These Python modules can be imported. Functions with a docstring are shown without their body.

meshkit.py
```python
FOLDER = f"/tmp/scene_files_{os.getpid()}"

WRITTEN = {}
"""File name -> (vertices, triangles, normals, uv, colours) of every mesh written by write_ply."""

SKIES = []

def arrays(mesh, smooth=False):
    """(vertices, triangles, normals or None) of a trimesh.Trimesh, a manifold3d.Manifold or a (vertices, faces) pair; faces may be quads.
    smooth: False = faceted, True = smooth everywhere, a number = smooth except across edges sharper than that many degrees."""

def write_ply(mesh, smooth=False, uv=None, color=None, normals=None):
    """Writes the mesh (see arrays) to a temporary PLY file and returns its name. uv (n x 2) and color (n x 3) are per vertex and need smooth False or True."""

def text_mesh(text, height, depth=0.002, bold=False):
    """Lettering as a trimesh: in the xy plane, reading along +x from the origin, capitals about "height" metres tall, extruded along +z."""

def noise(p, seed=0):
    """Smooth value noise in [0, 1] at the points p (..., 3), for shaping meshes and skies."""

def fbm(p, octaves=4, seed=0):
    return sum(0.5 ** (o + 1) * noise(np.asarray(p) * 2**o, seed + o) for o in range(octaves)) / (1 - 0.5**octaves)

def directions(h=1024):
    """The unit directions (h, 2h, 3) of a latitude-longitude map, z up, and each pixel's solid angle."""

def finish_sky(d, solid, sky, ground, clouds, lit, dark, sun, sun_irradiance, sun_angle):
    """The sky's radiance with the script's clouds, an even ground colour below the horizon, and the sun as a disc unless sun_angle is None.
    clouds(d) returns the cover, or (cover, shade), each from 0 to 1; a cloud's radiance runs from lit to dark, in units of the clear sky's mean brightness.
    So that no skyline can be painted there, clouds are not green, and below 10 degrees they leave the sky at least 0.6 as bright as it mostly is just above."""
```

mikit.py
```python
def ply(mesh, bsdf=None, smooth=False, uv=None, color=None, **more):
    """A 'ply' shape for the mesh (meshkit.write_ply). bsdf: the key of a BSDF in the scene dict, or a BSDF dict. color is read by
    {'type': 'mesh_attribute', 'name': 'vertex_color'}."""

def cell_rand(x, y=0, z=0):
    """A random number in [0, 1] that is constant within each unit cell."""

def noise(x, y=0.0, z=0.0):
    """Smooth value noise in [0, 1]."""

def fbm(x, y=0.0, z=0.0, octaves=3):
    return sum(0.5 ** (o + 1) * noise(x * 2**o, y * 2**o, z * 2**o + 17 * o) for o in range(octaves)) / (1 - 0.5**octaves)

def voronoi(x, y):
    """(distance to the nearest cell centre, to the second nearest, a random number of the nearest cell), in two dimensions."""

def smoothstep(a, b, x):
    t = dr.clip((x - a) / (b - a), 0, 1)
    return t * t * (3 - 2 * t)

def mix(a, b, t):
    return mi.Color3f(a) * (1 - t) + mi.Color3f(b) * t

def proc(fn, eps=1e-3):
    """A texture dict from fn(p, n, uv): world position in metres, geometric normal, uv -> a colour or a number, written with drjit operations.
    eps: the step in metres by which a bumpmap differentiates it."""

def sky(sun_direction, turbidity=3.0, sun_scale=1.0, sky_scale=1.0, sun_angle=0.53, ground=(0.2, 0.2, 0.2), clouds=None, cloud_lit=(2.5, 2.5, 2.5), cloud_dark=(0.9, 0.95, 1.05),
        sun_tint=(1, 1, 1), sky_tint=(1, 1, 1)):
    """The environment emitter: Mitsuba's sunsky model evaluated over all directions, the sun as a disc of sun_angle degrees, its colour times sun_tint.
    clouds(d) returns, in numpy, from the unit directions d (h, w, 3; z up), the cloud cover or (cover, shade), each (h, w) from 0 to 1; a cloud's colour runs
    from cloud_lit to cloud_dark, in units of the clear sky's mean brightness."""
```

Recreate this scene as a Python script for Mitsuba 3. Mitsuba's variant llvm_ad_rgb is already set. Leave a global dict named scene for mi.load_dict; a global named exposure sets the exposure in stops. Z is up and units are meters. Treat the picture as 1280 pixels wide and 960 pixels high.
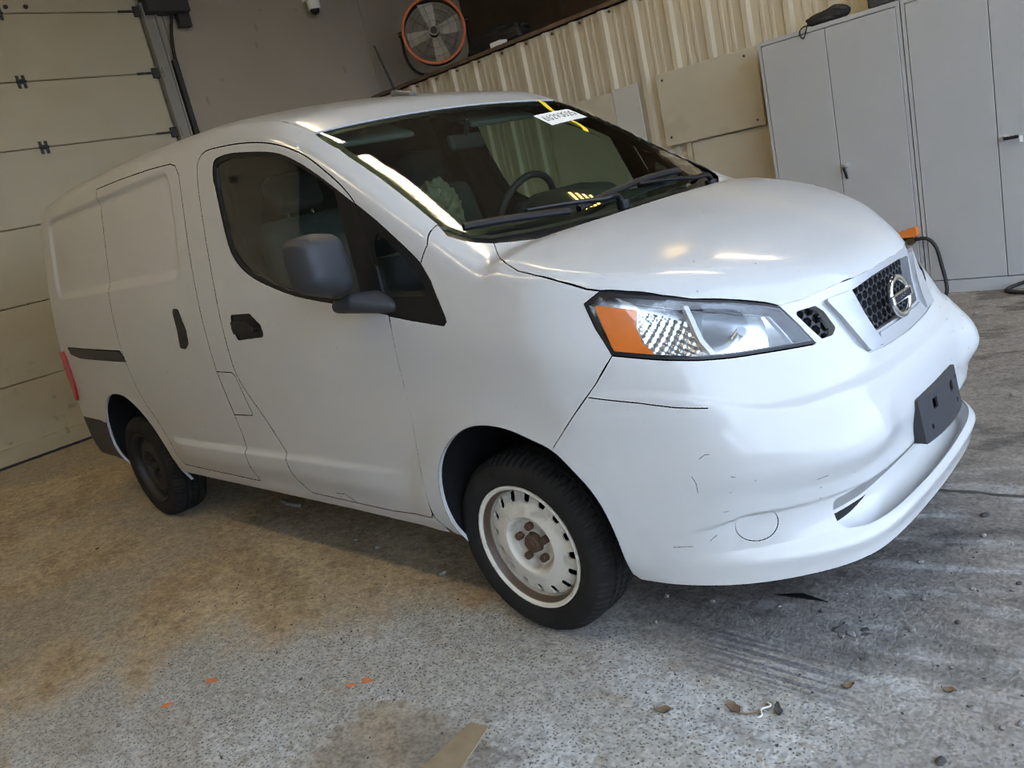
import math, random
import numpy as np, trimesh, shapely, manifold3d, drjit as dr
import mitsuba as mi
import mikit, meshkit
from mikit import proc, noise, fbm, voronoi, smoothstep, mix, cell_rand
from scipy.interpolate import PchipInterpolator as PC, RectBivariateSpline as RBS
from scipy.ndimage import gaussian_filter
from scipy.spatial import Delaunay
from shapely.geometry import Polygon, LineString, box as sbox
from shapely import affinity
T = mi.ScalarTransform4f
random.seed(7)
RNG = np.random.default_rng(7)
scene, labels = {}, {}

# ------------------------------------------------------------------ camera, sky, exposure
CAM, YAW, PITCH, ROLL, FPX = (1.72688, -2.35551, 1.38588), 136.228, -13.7251, -12.9734, 1013.45
_cy, _sy, _cp, _sp = math.cos(math.radians(YAW)), math.sin(math.radians(YAW)), math.cos(math.radians(PITCH)), math.sin(math.radians(PITCH))
_f = np.array([_cp * _cy, _cp * _sy, _sp])
_r0 = np.array([_sy, -_cy, 0.0])
_u0 = np.cross(_r0, _f)
_up = -math.sin(math.radians(ROLL)) * _r0 + math.cos(math.radians(ROLL)) * _u0
scene['camera'] = {'type': 'perspective', 'fov_axis': 'x', 'fov': 2 * math.degrees(math.atan(640 / FPX)), 'near_clip': 0.05, 'far_clip': 200.0,
                   'to_world': T().look_at(origin=list(CAM), target=list(np.array(CAM) + _f), up=list(_up))}
scene['sky'] = mikit.sky((0.5, -0.6, 0.6), turbidity=4, sun_scale=0.0, sky_scale=8.8, ground=(0.25, 0.25, 0.24),
                         clouds=lambda d: 0.85 + 0 * d[..., 0], cloud_lit=(.83, 1.0, 1.28), sky_tint=(.9, 1.0, 1.1))
exposure = 1.9
TUBE = (9.8, 7.9, 4.7)

# ------------------------------------------------------------------ helpers
def P(bc, rough=.5, metal=0., spec=.5, **k):
    d = {'type': 'principled', 'base_color': bc if isinstance(bc, dict) else {'type': 'rgb', 'value': list(bc)}, 'roughness': rough, 'metallic': metal, 'specular': spec}
    d.update(k)
    return d
def mat(name, d):
    scene['m_' + name] = {'type': 'twosided', 'bsdf': d}
    return 'm_' + name
def lab(key, label=None, cat=None, group=None, kind=None):
    labels[key] = {k: v for k, v in (('label', label), ('category', cat), ('group', group), ('kind', kind)) if v}
def free(key):
    if key not in scene: return key
    i = 1
    while f'{key}_{i:03d}' in scene: i += 1
    return f'{key}_{i:03d}'
def add(key, mesh, m, smooth=30, label=None, cat=None, group=None, kind=None, **more):
    key = free(key)
    if isinstance(mesh, dict): scene[key] = mesh
    elif isinstance(mesh, tuple) and len(mesh) == 3:
        scene[key] = {'type': 'ply', 'filename': meshkit.write_ply((mesh[0], mesh[1]), normals=mesh[2]), 'face_normals': False, 'bsdf': {'type': 'ref', 'id': m}}
    else: scene[key] = mikit.ply(mesh, m, smooth, **more)
    if label or cat or group or kind: lab(key, label, cat, group, kind)
    return key
cat_ = trimesh.util.concatenate
def box(x0, x1, y0, y1, z0, z1):
    b = trimesh.creation.box((x1 - x0, y1 - y0, z1 - z0)); b.apply_translation(((x0 + x1) / 2, (y0 + y1) / 2, (z0 + z1) / 2)); return b
def cbox(x0, x1, y0, y1, z0, z1, c=.004):
    """box with chamfered edges"""
    pts = []
    for sx in (0, 1):
        for sy in (0, 1):
            for sz in (0, 1):
                p = np.array([(x0, x1)[sx], (y0, y1)[sy], (z0, z1)[sz]], float)
                s = np.array([1 - 2 * sx, 1 - 2 * sy, 1 - 2 * sz]) * c
                for k in range(3):
                    q = p.copy()
                    for j in range(3):
                        if j != k: q[j] += s[j]
                    pts.append(q)
    return trimesh.convex.convex_hull(np.array(pts))
def rbox(sx, sy, sz, r, n=2):
    pts = []
    ico = trimesh.creation.icosphere(n, r).vertices
    for a in (-1, 1):
        for b in (-1, 1):
            for c in (-1, 1): pts.append(ico + np.array([a * (sx / 2 - r), b * (sy / 2 - r), c * (sz / 2 - r)]))
    return trimesh.convex.convex_hull(np.vstack(pts))
def place(m, loc=(0, 0, 0), rx=0, ry=0, rz=0):
    m = m.copy(); tr = trimesh.transformations
    m.apply_transform(tr.euler_matrix(math.radians(rx), math.radians(ry), math.radians(rz))); m.apply_translation(loc); return m
def tube(pts, r, n=10, close=False):
    pts = np.asarray(pts, float); N = len(pts)
    t = np.gradient(pts, axis=0) if not close else np.roll(pts, -1, 0) - np.roll(pts, 1, 0)
    t /= np.linalg.norm(t, axis=1, keepdims=True) + 1e-12
    u = np.cross(t[0], [0, 0, 1] if abs(t[0][2]) < .9 else [1, 0, 0]); u /= np.linalg.norm(u)
    rr = np.broadcast_to(np.asarray(r, float), (N,)); V = []
    for i in range(N):
        u = u - t[i] * (u @ t[i]); u /= np.linalg.norm(u); v = np.cross(t[i], u)
        a = np.arange(n) * 2 * np.pi / n
        V.append(pts[i] + rr[i] * (np.cos(a)[:, None] * u + np.sin(a)[:, None] * v))
    V = np.vstack(V); Fc = []
    for i in range(N if close else N - 1):
        j = (i + 1) % N
        for k in range(n):
            l = (k + 1) % n; Fc += [[i * n + k, i * n + l, j * n + l], [i * n + k, j * n + l, j * n + k]]
    if not close:
        c0, c1 = len(V), len(V) + 1; V = np.vstack([V, pts[:1], pts[-1:]])
        for k in range(n):
            l = (k + 1) % n; Fc += [[c0, l, k], [c1, (N - 1) * n + k, (N - 1) * n + l]]
    return trimesh.Trimesh(V, Fc, process=False)
def spl(pts, n=40):
    from scipy.interpolate import CubicSpline
    pts = np.asarray(pts, float); s = np.r_[0, np.cumsum(np.linalg.norm(np.diff(pts, axis=0), axis=1))]
    return CubicSpline(s, pts)(np.linspace(0, s[-1], n))
def revolve(prof, n=96):
    """closed (r, y) profile turned about the y axis -> trimesh"""
    prof = np.asarray(prof, float); m = len(prof); a = np.arange(n) * 2 * np.pi / n
    V = np.stack([prof[None, :, 0] * np.cos(a)[:, None], np.broadcast_to(prof[None, :, 1], (n, m)), prof[None, :, 0] * np.sin(a)[:, None]], -1).reshape(-1, 3)
    i, j = np.meshgrid(np.arange(n), np.arange(m), indexing='ij'); i2, j2 = (i + 1) % n, (j + 1) % m
    q = np.stack([i * m + j, i * m + j2, i2 * m + j2, i2 * m + j], -1).reshape(-1, 4)
    t = trimesh.Trimesh(V, np.vstack([q[:, [0, 1, 2]], q[:, [0, 2, 3]]]), process=False)
    if t.volume < 0: t.invert()
    return t
def man(t): return manifold3d.Manifold(manifold3d.Mesh(np.asarray(t.vertices, np.float32), np.asarray(t.faces, np.uint32)))
def tri(m):
    q = m.to_mesh(); return trimesh.Trimesh(q.vert_properties[:, :3], q.tri_verts, process=False)
def extr(poly, h): return trimesh.creation.extrude_polygon(poly, h, engine='earcut')

# ------------------------------------------------------------------ materials
def _paint(p, n, uv):
    d1, d2, r = voronoi(p.x * 23 + p.y * 17, p.z * 31 + p.y * 7)
    spec = smoothstep(.09, .04, d1) * smoothstep(.80, .9, r) * smoothstep(.55, .72, fbm(p.x * 3, p.y * 3, p.z * 4))
    dirt = smoothstep(.55, .2, p.z) * fbm(p.x * 5, p.y * 5, p.z * 9) * .16
    c = mix((.76, .76, .755), (.50, .47, .42), dirt)
    return mix(c, (.25, .24, .23), spec * .7)
M_PAINT = mat('paint', {'type': 'roughplastic', 'distribution': 'ggx', 'alpha': .02, 'int_ior': 1.5, 'nonlinear': True, 'diffuse_reflectance': proc(_paint)})
M_SILV = mat('silver', P((.47, .48, .50), .34, .45, clearcoat=.6))
M_BLK = mat('black_plastic', P((.010, .010, .011), .35, spec=.35))
M_TEX = mat('dark_plastic', P((.028, .029, .033), .55))
M_RUB = mat('rubber', P((.012, .012, .013), .6))
M_LINER = mat('liner', P((.009, .009, .01), .85, spec=.2))
M_GAP = mat('liner_dark', P((.012, .012, .012), .9))
M_TRIM = mat('interior_grey', P((.022, .023, .024), .8, spec=.2))
M_HEAD = mat('headliner', P((.17, .165, .155), .85))
M_DASH = mat('dash', P((.035, .04, .04), .6))
M_CHR = mat('chrome', P((.85, .86, .88), .12, 1.))
def _dust(p, n, uv):
    return mix((.007, .007, .007), (.024, .023, .021), fbm(p.x * 14, p.y * 14, p.z * 14) * .8)
M_TIRE = mat('tyre', P(proc(_dust), .8, spec=.25))
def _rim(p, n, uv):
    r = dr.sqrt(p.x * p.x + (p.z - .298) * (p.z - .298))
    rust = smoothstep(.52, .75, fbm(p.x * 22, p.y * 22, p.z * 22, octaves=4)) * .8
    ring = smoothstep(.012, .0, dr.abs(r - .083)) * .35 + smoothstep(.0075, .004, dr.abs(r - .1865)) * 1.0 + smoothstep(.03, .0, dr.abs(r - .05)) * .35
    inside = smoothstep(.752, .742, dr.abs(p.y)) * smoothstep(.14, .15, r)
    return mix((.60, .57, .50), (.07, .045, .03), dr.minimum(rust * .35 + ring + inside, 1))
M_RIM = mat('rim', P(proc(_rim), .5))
M_RUST = mat('rust', P((.085, .05, .032), .75, .2))
M_DRIM = mat('black_steel', P((.012, .012, .012), .55))
scene['m_glass'] = {'type': 'thindielectric', 'int_ior': 1.5, 'specular_transmittance': {'type': 'rgb', 'value': [.60, .70, .63]}}
scene['m_wglass'] = {'type': 'thindielectric', 'int_ior': 1.5, 'specular_transmittance': {'type': 'rgb', 'value': [.56, .69, .60]}}
scene['m_lens'] = {'type': 'thindielectric', 'int_ior': 1.45, 'specular_transmittance': {'type': 'rgb', 'value': [.93, .95, .96]}}
M_AMB = mat('amber', P((.72, .17, .015), .25, clearcoat=1.))
M_RED = mat('red_lens', P((.35, .012, .012), .2, clearcoat=1.))
M_REF = mat('reflector', P((.78, .80, .83), .22, .85))
M_WHITE = mat('white', P((.82, .82, .80), .6))
M_INK = mat('ink', P((.02, .02, .03), .7))
M_YEL = mat('yellow', P((.80, .58, .03), .6))

# ------------------------------------------------------------------ van body: one implicit surface, panels cut out of it
def smax(a,b,k):
    h=np.maximum(k-np.abs(a-b),0)/k
    return np.maximum(a,b)+h*h*h*k/6
def sstep(a,b,x):
    t=np.clip((x-a)/(b-a),0,1); return t*t*(3-2*t)
Wz=PC([.1,.20,.28,.36,.45,.55,.75,.95,1.1,1.25,1.4,1.55,1.7,1.85,2.1],[.74,.775,.802,.835,.850,.855,.857,.854,.843,.822,.795,.765,.733,.697,.62])
Wx=PC([-4.2,-3.9,-3.5,-3.0,-2,-1,0,.3,.6,1.0,1.3],[-.10,-.06,-.03,-.012,0,0,0,-.008,-.03,-.08,-.14])
Hc=PC([-4.2,-3.9,-3.7,-3.4,-2.9,-2.2,-1.7,-1.33,-1.1,-.9,-.732,-.45,-.2,.06,.083,.098,.15,.3,.45,.6,.75,.87,.95,1.1,1.3],
      [1.81,1.85,1.878,1.90,1.917,1.913,1.898,1.878,1.843,1.797,1.722,1.561,1.407,1.246,1.2325,1.2325,1.227,1.195,1.155,1.105,1.035,.965,.91,.78,.5])
_xs=np.linspace(-1.2,1.0,441); Hs=PC(_xs,gaussian_filter(Hc(_xs),17))
Cr=PC([-4.2,-2,-1.2,-.73,-.2,.05,.15,.5,.8,1.3],[.045,.045,.04,.03,.055,.06,.04,.06,.08,.1])
NZ=[.0,.2,.28,.33,.40,.5,.57,.66,.72,.80,.87,.95,1.05,1.2,1.5]
NY=[0,.2,.4,.5,.6,.7,.75,.8,.87,1.0]
NT=np.array([[.93,.925,.905,.865,.78,.66,.56,.38,.15,-.3],
[.95,.945,.925,.885,.80,.68,.58,.40,.18,-.3],
[.96,.955,.935,.895,.815,.69,.59,.42,.2,-.3],
[.978,.974,.957,.92,.84,.70,.60,.44,.22,-.28],
[.955,.95,.93,.89,.82,.71,.62,.46,.24,-.28],
[.952,.95,.94,.912,.845,.725,.64,.48,.26,-.26],
[.965,.962,.962,.937,.865,.735,.65,.49,.27,-.25],
[.957,.953,.94,.905,.835,.725,.64,.49,.27,-.25],
[.93,.925,.90,.865,.80,.71,.64,.49,.27,-.25],
[.90,.893,.86,.825,.76,.69,.62,.475,.26,-.26],
[.885,.875,.815,.775,.735,.66,.585,.465,.25,-.27],
[.865,.85,.77,.715,.65,.57,.49,.40,.21,-.3],
[.82,.80,.70,.65,.58,.50,.43,.33,.13,-.4],
[.7,.68,.58,.5,.45,.38,.3,.2,.0,-.5],
[.4,.38,.28,.2,.15,.08,.0,-.1,-.3,-.8]])
_zz=np.linspace(0,1.5,151); _t=PC(NZ,NT,axis=0)(_zz)
_yy=np.linspace(0,1.0,101); _t=PC(NY,_t,axis=1)(_yy)
_t=gaussian_filter(_t,[1.6,3],mode=['nearest','nearest'])
_N=RBS(_zz,_yy,_t,kx=3,ky=3)
def Nf(y,z): return _N.ev(np.clip(z,0,1.5),np.clip(np.abs(y),0,1))
Rz=PC([0,.3,.5,.9,1.2,1.6,1.8,2.1],[-3.78,-3.86,-3.88,-3.86,-3.84,-3.80,-3.76,-3.66])
def W(x,z):
    w=Wz(np.clip(z,.1,2.1))+Wx(np.clip(x,-4.2,1.3))
    for cx in (0,-2.926):
        r=np.hypot(x-cx,z-.33)
        w=w+.013*(1-sstep(.37,.50,r))*sstep(.2,.45,z)
    w=w-.045*sstep(-.5,.35,x)*sstep(.92,1.28,z)
    w=w+.016*sstep(.546,.524,z)*sstep(-2.35,-2.2,x)*sstep(-.36,-.80,x)*sstep(.38,.48,z)
    # cab greenhouse leans in towards the front
    w=w-.03*sstep(-.9,.2,x)*sstep(1.0,1.5,z)
    dx=np.maximum(np.abs(x+2.62)-.80,0); dz=np.maximum(np.abs(z-1.53)-.145,0)
    w=w-.016*(1-sstep(.045,.085,np.hypot(dx,dz)))
    return w
def F(x,y,z):
    a=np.abs(y)
    s=a-W(x,z)
    xc=np.clip(x,-4.2,1.3); hc=Hc(xc); t_=sstep(.42,.70,a)*sstep(-.50,-.3,xc)*sstep(.55,.40,xc)
    hc=hc*(1-t_)+t_*np.where((xc>-.7)&(xc<.6),Hs(np.clip(xc,-.7,.6)),hc)
    top=z-(hc-Cr(np.clip(x,-4.2,1.3))*(a/.7)**2)
    top=top*np.where(x>-.73,np.where(x<.1,.87,.93),1)
    k=.13-.05*sstep(-.8,-.2,x)
    f=smax(s,top,k)
    nn=Nf(y,z)-.032*sstep(.462,.444,z+.5*np.clip(a-.695,0,.1))*sstep(.312,.36,z)*sstep(.78,.68,a)
    zc=.70+.015*sstep(.2,.5,a)+.10*sstep(.5,.82,a)**2
    nn=nn-.012*sstep(zc-.012,zc+.014,z)*sstep(.95,.83,z)
    nn=nn+.016*sstep(.70,.615,z)*sstep(.50,.585,z)*sstep(.25,.42,a)*sstep(.80,.70,a)
    n=(x-nn)*.75
    f=smax(f,n,.05)
    rr=Rz(np.clip(z,0,2.1))+.12*(a/.8)**4-x
    f=smax(f,rr,.10)
    return f
def solve(fn,lo,hi,n=40):
    # outermost root: fn<0 inside at lo, >0 at hi
    lo=lo.copy(); hi=hi.copy()
    for _ in range(n):
        m=(lo+hi)/2; i=fn(m)<0
        lo=np.where(i,m,lo); hi=np.where(i,hi,m)
    return (lo+hi)/2
def side(x,z):   # -> y>0 magnitude
    x,z=np.broadcast_arrays(np.asarray(x,float),np.asarray(z,float))
    return solve(lambda y:F(x,y,z),np.zeros(x.shape),np.ones(x.shape)*1.1)
def topz(x,y):
    x,y=np.broadcast_arrays(np.asarray(x,float),np.asarray(y,float))
    return solve(lambda z:F(x,y,z),np.ones(x.shape)*.45,np.ones(x.shape)*2.1)
AX=-.1
def front(th,z):
    th,z=np.broadcast_arrays(np.asarray(th,float),np.asarray(z,float))
    r=solve(lambda r:F(AX+r*np.cos(th),r*np.sin(th),z),np.zeros(th.shape)+.05,np.ones(th.shape)*1.6)
    return AX+r*np.cos(th),r*np.sin(th)
def grad(P,e=2e-3):
    x,y,z=P.T
    g=np.stack([F(x+e,y,z)-F(x-e,y,z),F(x,y+e,z)-F(x,y-e,z),F(x,y,z+e)-F(x,y,z-e)],1)
    return g/np.linalg.norm(g,axis=1,keepdims=True)

def th_of(x, y): return np.arctan2(y, x - AX)
def map_side(q, s): 
    y = side(q[:, 0], q[:, 1]); return np.stack([q[:, 0], y * s, q[:, 1]], 1)
def map_top(q, s):
    return np.stack([q[:, 0], q[:, 1], topz(q[:, 0], q[:, 1])], 1)
def map_front(q, s):
    x, y = front(q[:, 0], q[:, 1]); return np.stack([x, y, q[:, 1]], 1)
def map_rear(q, s):
    y, z = q[:, 0], q[:, 1]
    x = solve(lambda x: F(x, y, z), np.full(y.shape, -3.0), np.full(y.shape, -4.3)); return np.stack([x, y, z], 1)
R2 = math.sqrt(.5)
def map_diag(q, s):
    x, w = q[:, 0], q[:, 1]
    t = solve(lambda t: F(x, (t - w) * R2, (t + w) * R2), np.full(x.shape, .55), np.full(x.shape, 2.4)); return np.stack([x, (t - w) * R2 * s, (t + w) * R2], 1)
MAPS = {'diag': map_diag, 'rear': map_rear, 'side': map_side, 'top': map_top, 'front': map_front}
def ring_pts(ring, h):
    c = np.asarray(ring.coords)[:-1]; out = []
    for a, b in zip(c, np.roll(c, -1, 0)):
        n = max(1, int(math.ceil(np.linalg.norm(b - a) / h))); out.append(a + (b - a) * (np.arange(n) / n)[:, None])
    return np.vstack(out)
def tri2d(poly, h):
    loops = [ring_pts(r, h * .8) for r in [poly.exterior, *poly.interiors]]
    x0, y0, x1, y1 = poly.bounds
    gx, gy = np.meshgrid(np.arange(x0, x1 + h, h), np.arange(y0, y1 + h, h * .866)); gx = gx + (np.arange(gx.shape[0]) % 2)[:, None] * h / 2
    g = np.stack([gx.ravel(), gy.ravel()], 1)
    inner = poly.buffer(-.45 * h)
    g = g[shapely.contains_xy(inner, g[:, 0], g[:, 1])] if not inner.is_empty else g[:0]
    pts = np.vstack(loops + [g])
    f = Delaunay(pts).simplices; c = pts[f].mean(1)
    f = f[shapely.contains_xy(poly, c[:, 0], c[:, 1])]
    e1, e2 = pts[f[:, 1]] - pts[f[:, 0]], pts[f[:, 2]] - pts[f[:, 0]]
    a = e1[:, 0] * e2[:, 1] - e1[:, 1] * e2[:, 0]
    f = f[np.abs(a) > 1e-9]; a = a[np.abs(a) > 1e-9]
    f[a < 0] = f[a < 0][:, ::-1]
    return pts, f, [len(l) for l in loops]
def fgrad(Q): return grad(Q)
def patch(poly, dom, h=.014, s=-1, off=0., flange=.008, warp=None):
    """the piece of the body surface inside poly (in dom's plane), moved off along the normal, its rim turned inwards by flange"""
    Vs, Fs, Ns, base = [], [], [], 0
    for g in getattr(poly, 'geoms', [poly]):
        if g.area < 1e-5: continue
        q, f, ll = tri2d(g, h)
        V = MAPS[dom](q, s); N = fgrad(V)
        o = off if warp is None else off + warp(q, V)
        V = V + N * (o[:, None] if np.ndim(o) else o)
        if warp is not None:
            t = trimesh.Trimesh(V, f, process=False); vn = np.array(t.vertex_normals)
            if (vn * N).sum() < 0: vn = -vn
            N2 = vn
        else: N2 = N
        fn = np.cross(V[f[:, 1]] - V[f[:, 0]], V[f[:, 2]] - V[f[:, 0]])
        if (fn * N[f[:, 0]]).sum() < 0: f = f[:, ::-1]
        Vs.append(V); Fs.append(f + base); Ns.append(N2); base += len(V)
        k = 0
        if flange:
            for n in ll:
                A = V[k:k + n]; nn = N[k:k + n]; B = A - nn * flange; k += n
                i = np.arange(n); j = (i + 1) % n
                t = np.roll(A, -1, 0) - np.roll(A, 1, 0); sn = np.cross(t, nn); sn /= np.linalg.norm(sn, axis=1, keepdims=True) + 1e-12
                if (np.cross(A[1] - A[0], B[1] - A[0]) @ sn[0]) < 0: sn = -sn
                Vs.append(np.vstack([A, B])); Ns.append(np.vstack([sn, sn]))
                Fs.append(np.vstack([np.stack([i, j, j + n], 1), np.stack([i, j + n, i + n], 1)]) + base); base += 2 * n
    return np.vstack(Vs), np.vstack(Fs), np.vstack(Ns)
def mirror(m):
    V, f, N = m; k = np.array([1, -1, 1.]); return V * k, f[:, ::-1], N * k
def pl(pts): return Polygon(pts).buffer(0)
def rnd(poly, r): return poly.buffer(-r).buffer(2 * r).buffer(-r)
def smooth_line(pts, n=40): return spl(pts, n).tolist()
def to_diag(poly, edge, h=.008):
    """an (x, z) outline turned into map_diag's plane; edge: (x, y, z) points of the upper rim, where z alone does not give y"""
    out = []
    for g in getattr(poly, 'geoms', [poly]):
        rings = []
        for r in [g.exterior, *g.interiors]:
            p = ring_pts(r, h); y = side(p[:, 0], p[:, 1])
            near = (p[:, 0] >= edge[0, 0] - .01) & (p[:, 0] <= edge[-1, 0] + .005) & (np.abs(p[:, 1] - np.interp(p[:, 0], edge[:, 0], edge[:, 2])) < .006)
            y = np.where(near, np.interp(p[:, 0], edge[:, 0], edge[:, 1]) + .0012, y); rings.append(np.c_[p[:, 0], (p[:, 1] - y) * R2])
        out.append(Polygon(rings[0], rings[1:]).buffer(0))
    return shapely.union_all(out)
G = .0032

# ------------------------------------------------------------------ van: outlines of the panels (x, z from the side; x, y from above; angle, z round the front)
VAN = 'cargo_van'
lab(VAN, 'white cargo van with bare steel wheels and black mirror, parked on the garage floor', 'van')
tx = np.linspace(-3.66, -.725, 50)
TOPY = .655
roof_edge = np.stack([tx, topz(tx, np.full(50, TOPY))], 1)
ws_near = [(-.725, .655, 1.69), (-.589, .672, 1.609), (-.474, .681, 1.535), (-.406, .684, 1.49), (-.296, .695, 1.415), (-.206, .708, 1.352), (-.139, .718, 1.304)]
wsx = np.array([p[:2] for p in ws_near]); wsz = topz(wsx[:, 0], wsx[:, 1])
cowl_rim = [(-.09, .735), (-.048, .718), (-.013, .692), (.017, .660)]
crz = topz(*np.array(cowl_rim).T)
gap_xy = np.array([(.017, .660), (.059, .698), (.106, .738), (.153, .766), (.205, .781), (.262, .781), (.33, .770), (.40, .750), (.431, .736)])
gap_z = np.array([1.21, 1.187, 1.177, 1.166, 1.149, 1.134, 1.113, 1.083, 1.070])
_gt = topz(gap_xy[:, 0], gap_xy[:, 1]); gap_z = np.where(np.abs(_gt - gap_z) < .045, _gt, gap_z)
lamp_pts = np.array([(.396, .767, 1.046), (.431, .736, 1.07), (.556, .652, 1.027), (.61, .604, 1.003), (.678, .53, .977), (.734, .467, .949), (.759, .441, .933), (.801, .425, .877), (.84, .417, .823), (.78, .537, .84), (.722, .63, .854), (.653, .70, .869), (.578, .741, .885), (.466, .784, .911), (.424, .775, .979)])
fb = [(.466, .911), (.42, .846), (.341, .76), (.259, .67)]
archF = pl(smooth_line([(-.262, .24), (-.272, .33), (-.272, .42), (-.262, .51), (-.235, .58), (-.174, .653), (-.104, .70), (-.023, .727), (.047, .731), (.126, .719), (.197, .694), (.259, .666), (.31, .612), (.352, .551), (.378, .48), (.392, .401), (.397, .324), (.395, .24)], 70) + [(.395, .1), (-.262, .1)])
archR = pl(smooth_line([(-3.235, .24), (-3.232, .36), (-3.22, .48), (-3.19, .575), (-3.13, .66), (-3.02, .737), (-2.892, .762), (-2.76, .747), (-2.645, .695), (-2.553, .623), (-2.482, .539), (-2.436, .45), (-2.407, .36), (-2.395, .26)], 70) + [(-2.395, .1), (-3.235, .1)])
side_master = pl([(-3.70, .33)] + [(-3.70, z) for z in np.linspace(.45, 1.78, 10)] + roof_edge.tolist() + list(zip(wsx[:, 0], wsz)) + [(c[0], z) for c, z in zip(cowl_rim, crz)] + list(zip(gap_xy[:, 0], gap_z)) + [(.396, 1.046), (.424, .979)] + fb + [(.27, .5), (.2, .34), (-.25, .308), (-.9, .326), (-1.6, .334), (-2.38, .342), (-3.1, .33)])
fdoor = pl(smooth_line([(-1.44, 1.10), (-1.455, 1.34), (-1.472, 1.55), (-1.476, 1.66), (-1.462, 1.725), (-1.42, 1.752), (-1.327, 1.757), (-1.208, 1.747), (-1.02, 1.722), (-.89, 1.694), (-.776, 1.656), (-.672, 1.606), (-.583, 1.549), (-.51, 1.497), (-.44, 1.432)], 60) +
           smooth_line([(-.40, 1.31), (-.36, 1.19), (-.325, 1.073), (-.322, .95), (-.322, .851), (-.335, .65), (-.340, .531), (-.350, .43), (-.358, .39)], 20) + [(-.372, .374), (-.592, .362), (-.824, .366), (-.94, .369)] +
           smooth_line([(-1.10, .372), (-1.15, .385), (-1.18, .43), (-1.20, .50), (-1.207, .55), (-1.226, .584), (-1.279, .670), (-1.335, .745), (-1.404, .837), (-1.432, .94)], 24))
sdoor = pl([(-2.605, 1.797), (-2.285, 1.793), (-1.933, 1.781), (-1.72, 1.767), (-1.672, 1.752), (-1.645, 1.71)] + smooth_line([(-1.64, 1.643), (-1.635, 1.523), (-1.628, 1.382), (-1.612, 1.165), (-1.598, .96), (-1.595, .889)], 20) + [(-1.556, .698), (-1.540, .60), (-1.544, .505), (-1.545, .384), (-1.585, .384), (-2.30, .396)] +
           smooth_line([(-2.335, .44), (-2.365, .52), (-2.43, .63), (-2.52, .74), (-2.575, .86), (-2.60, 1.0), (-2.615, 1.4), (-2.612, 1.78)], 30))
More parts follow.
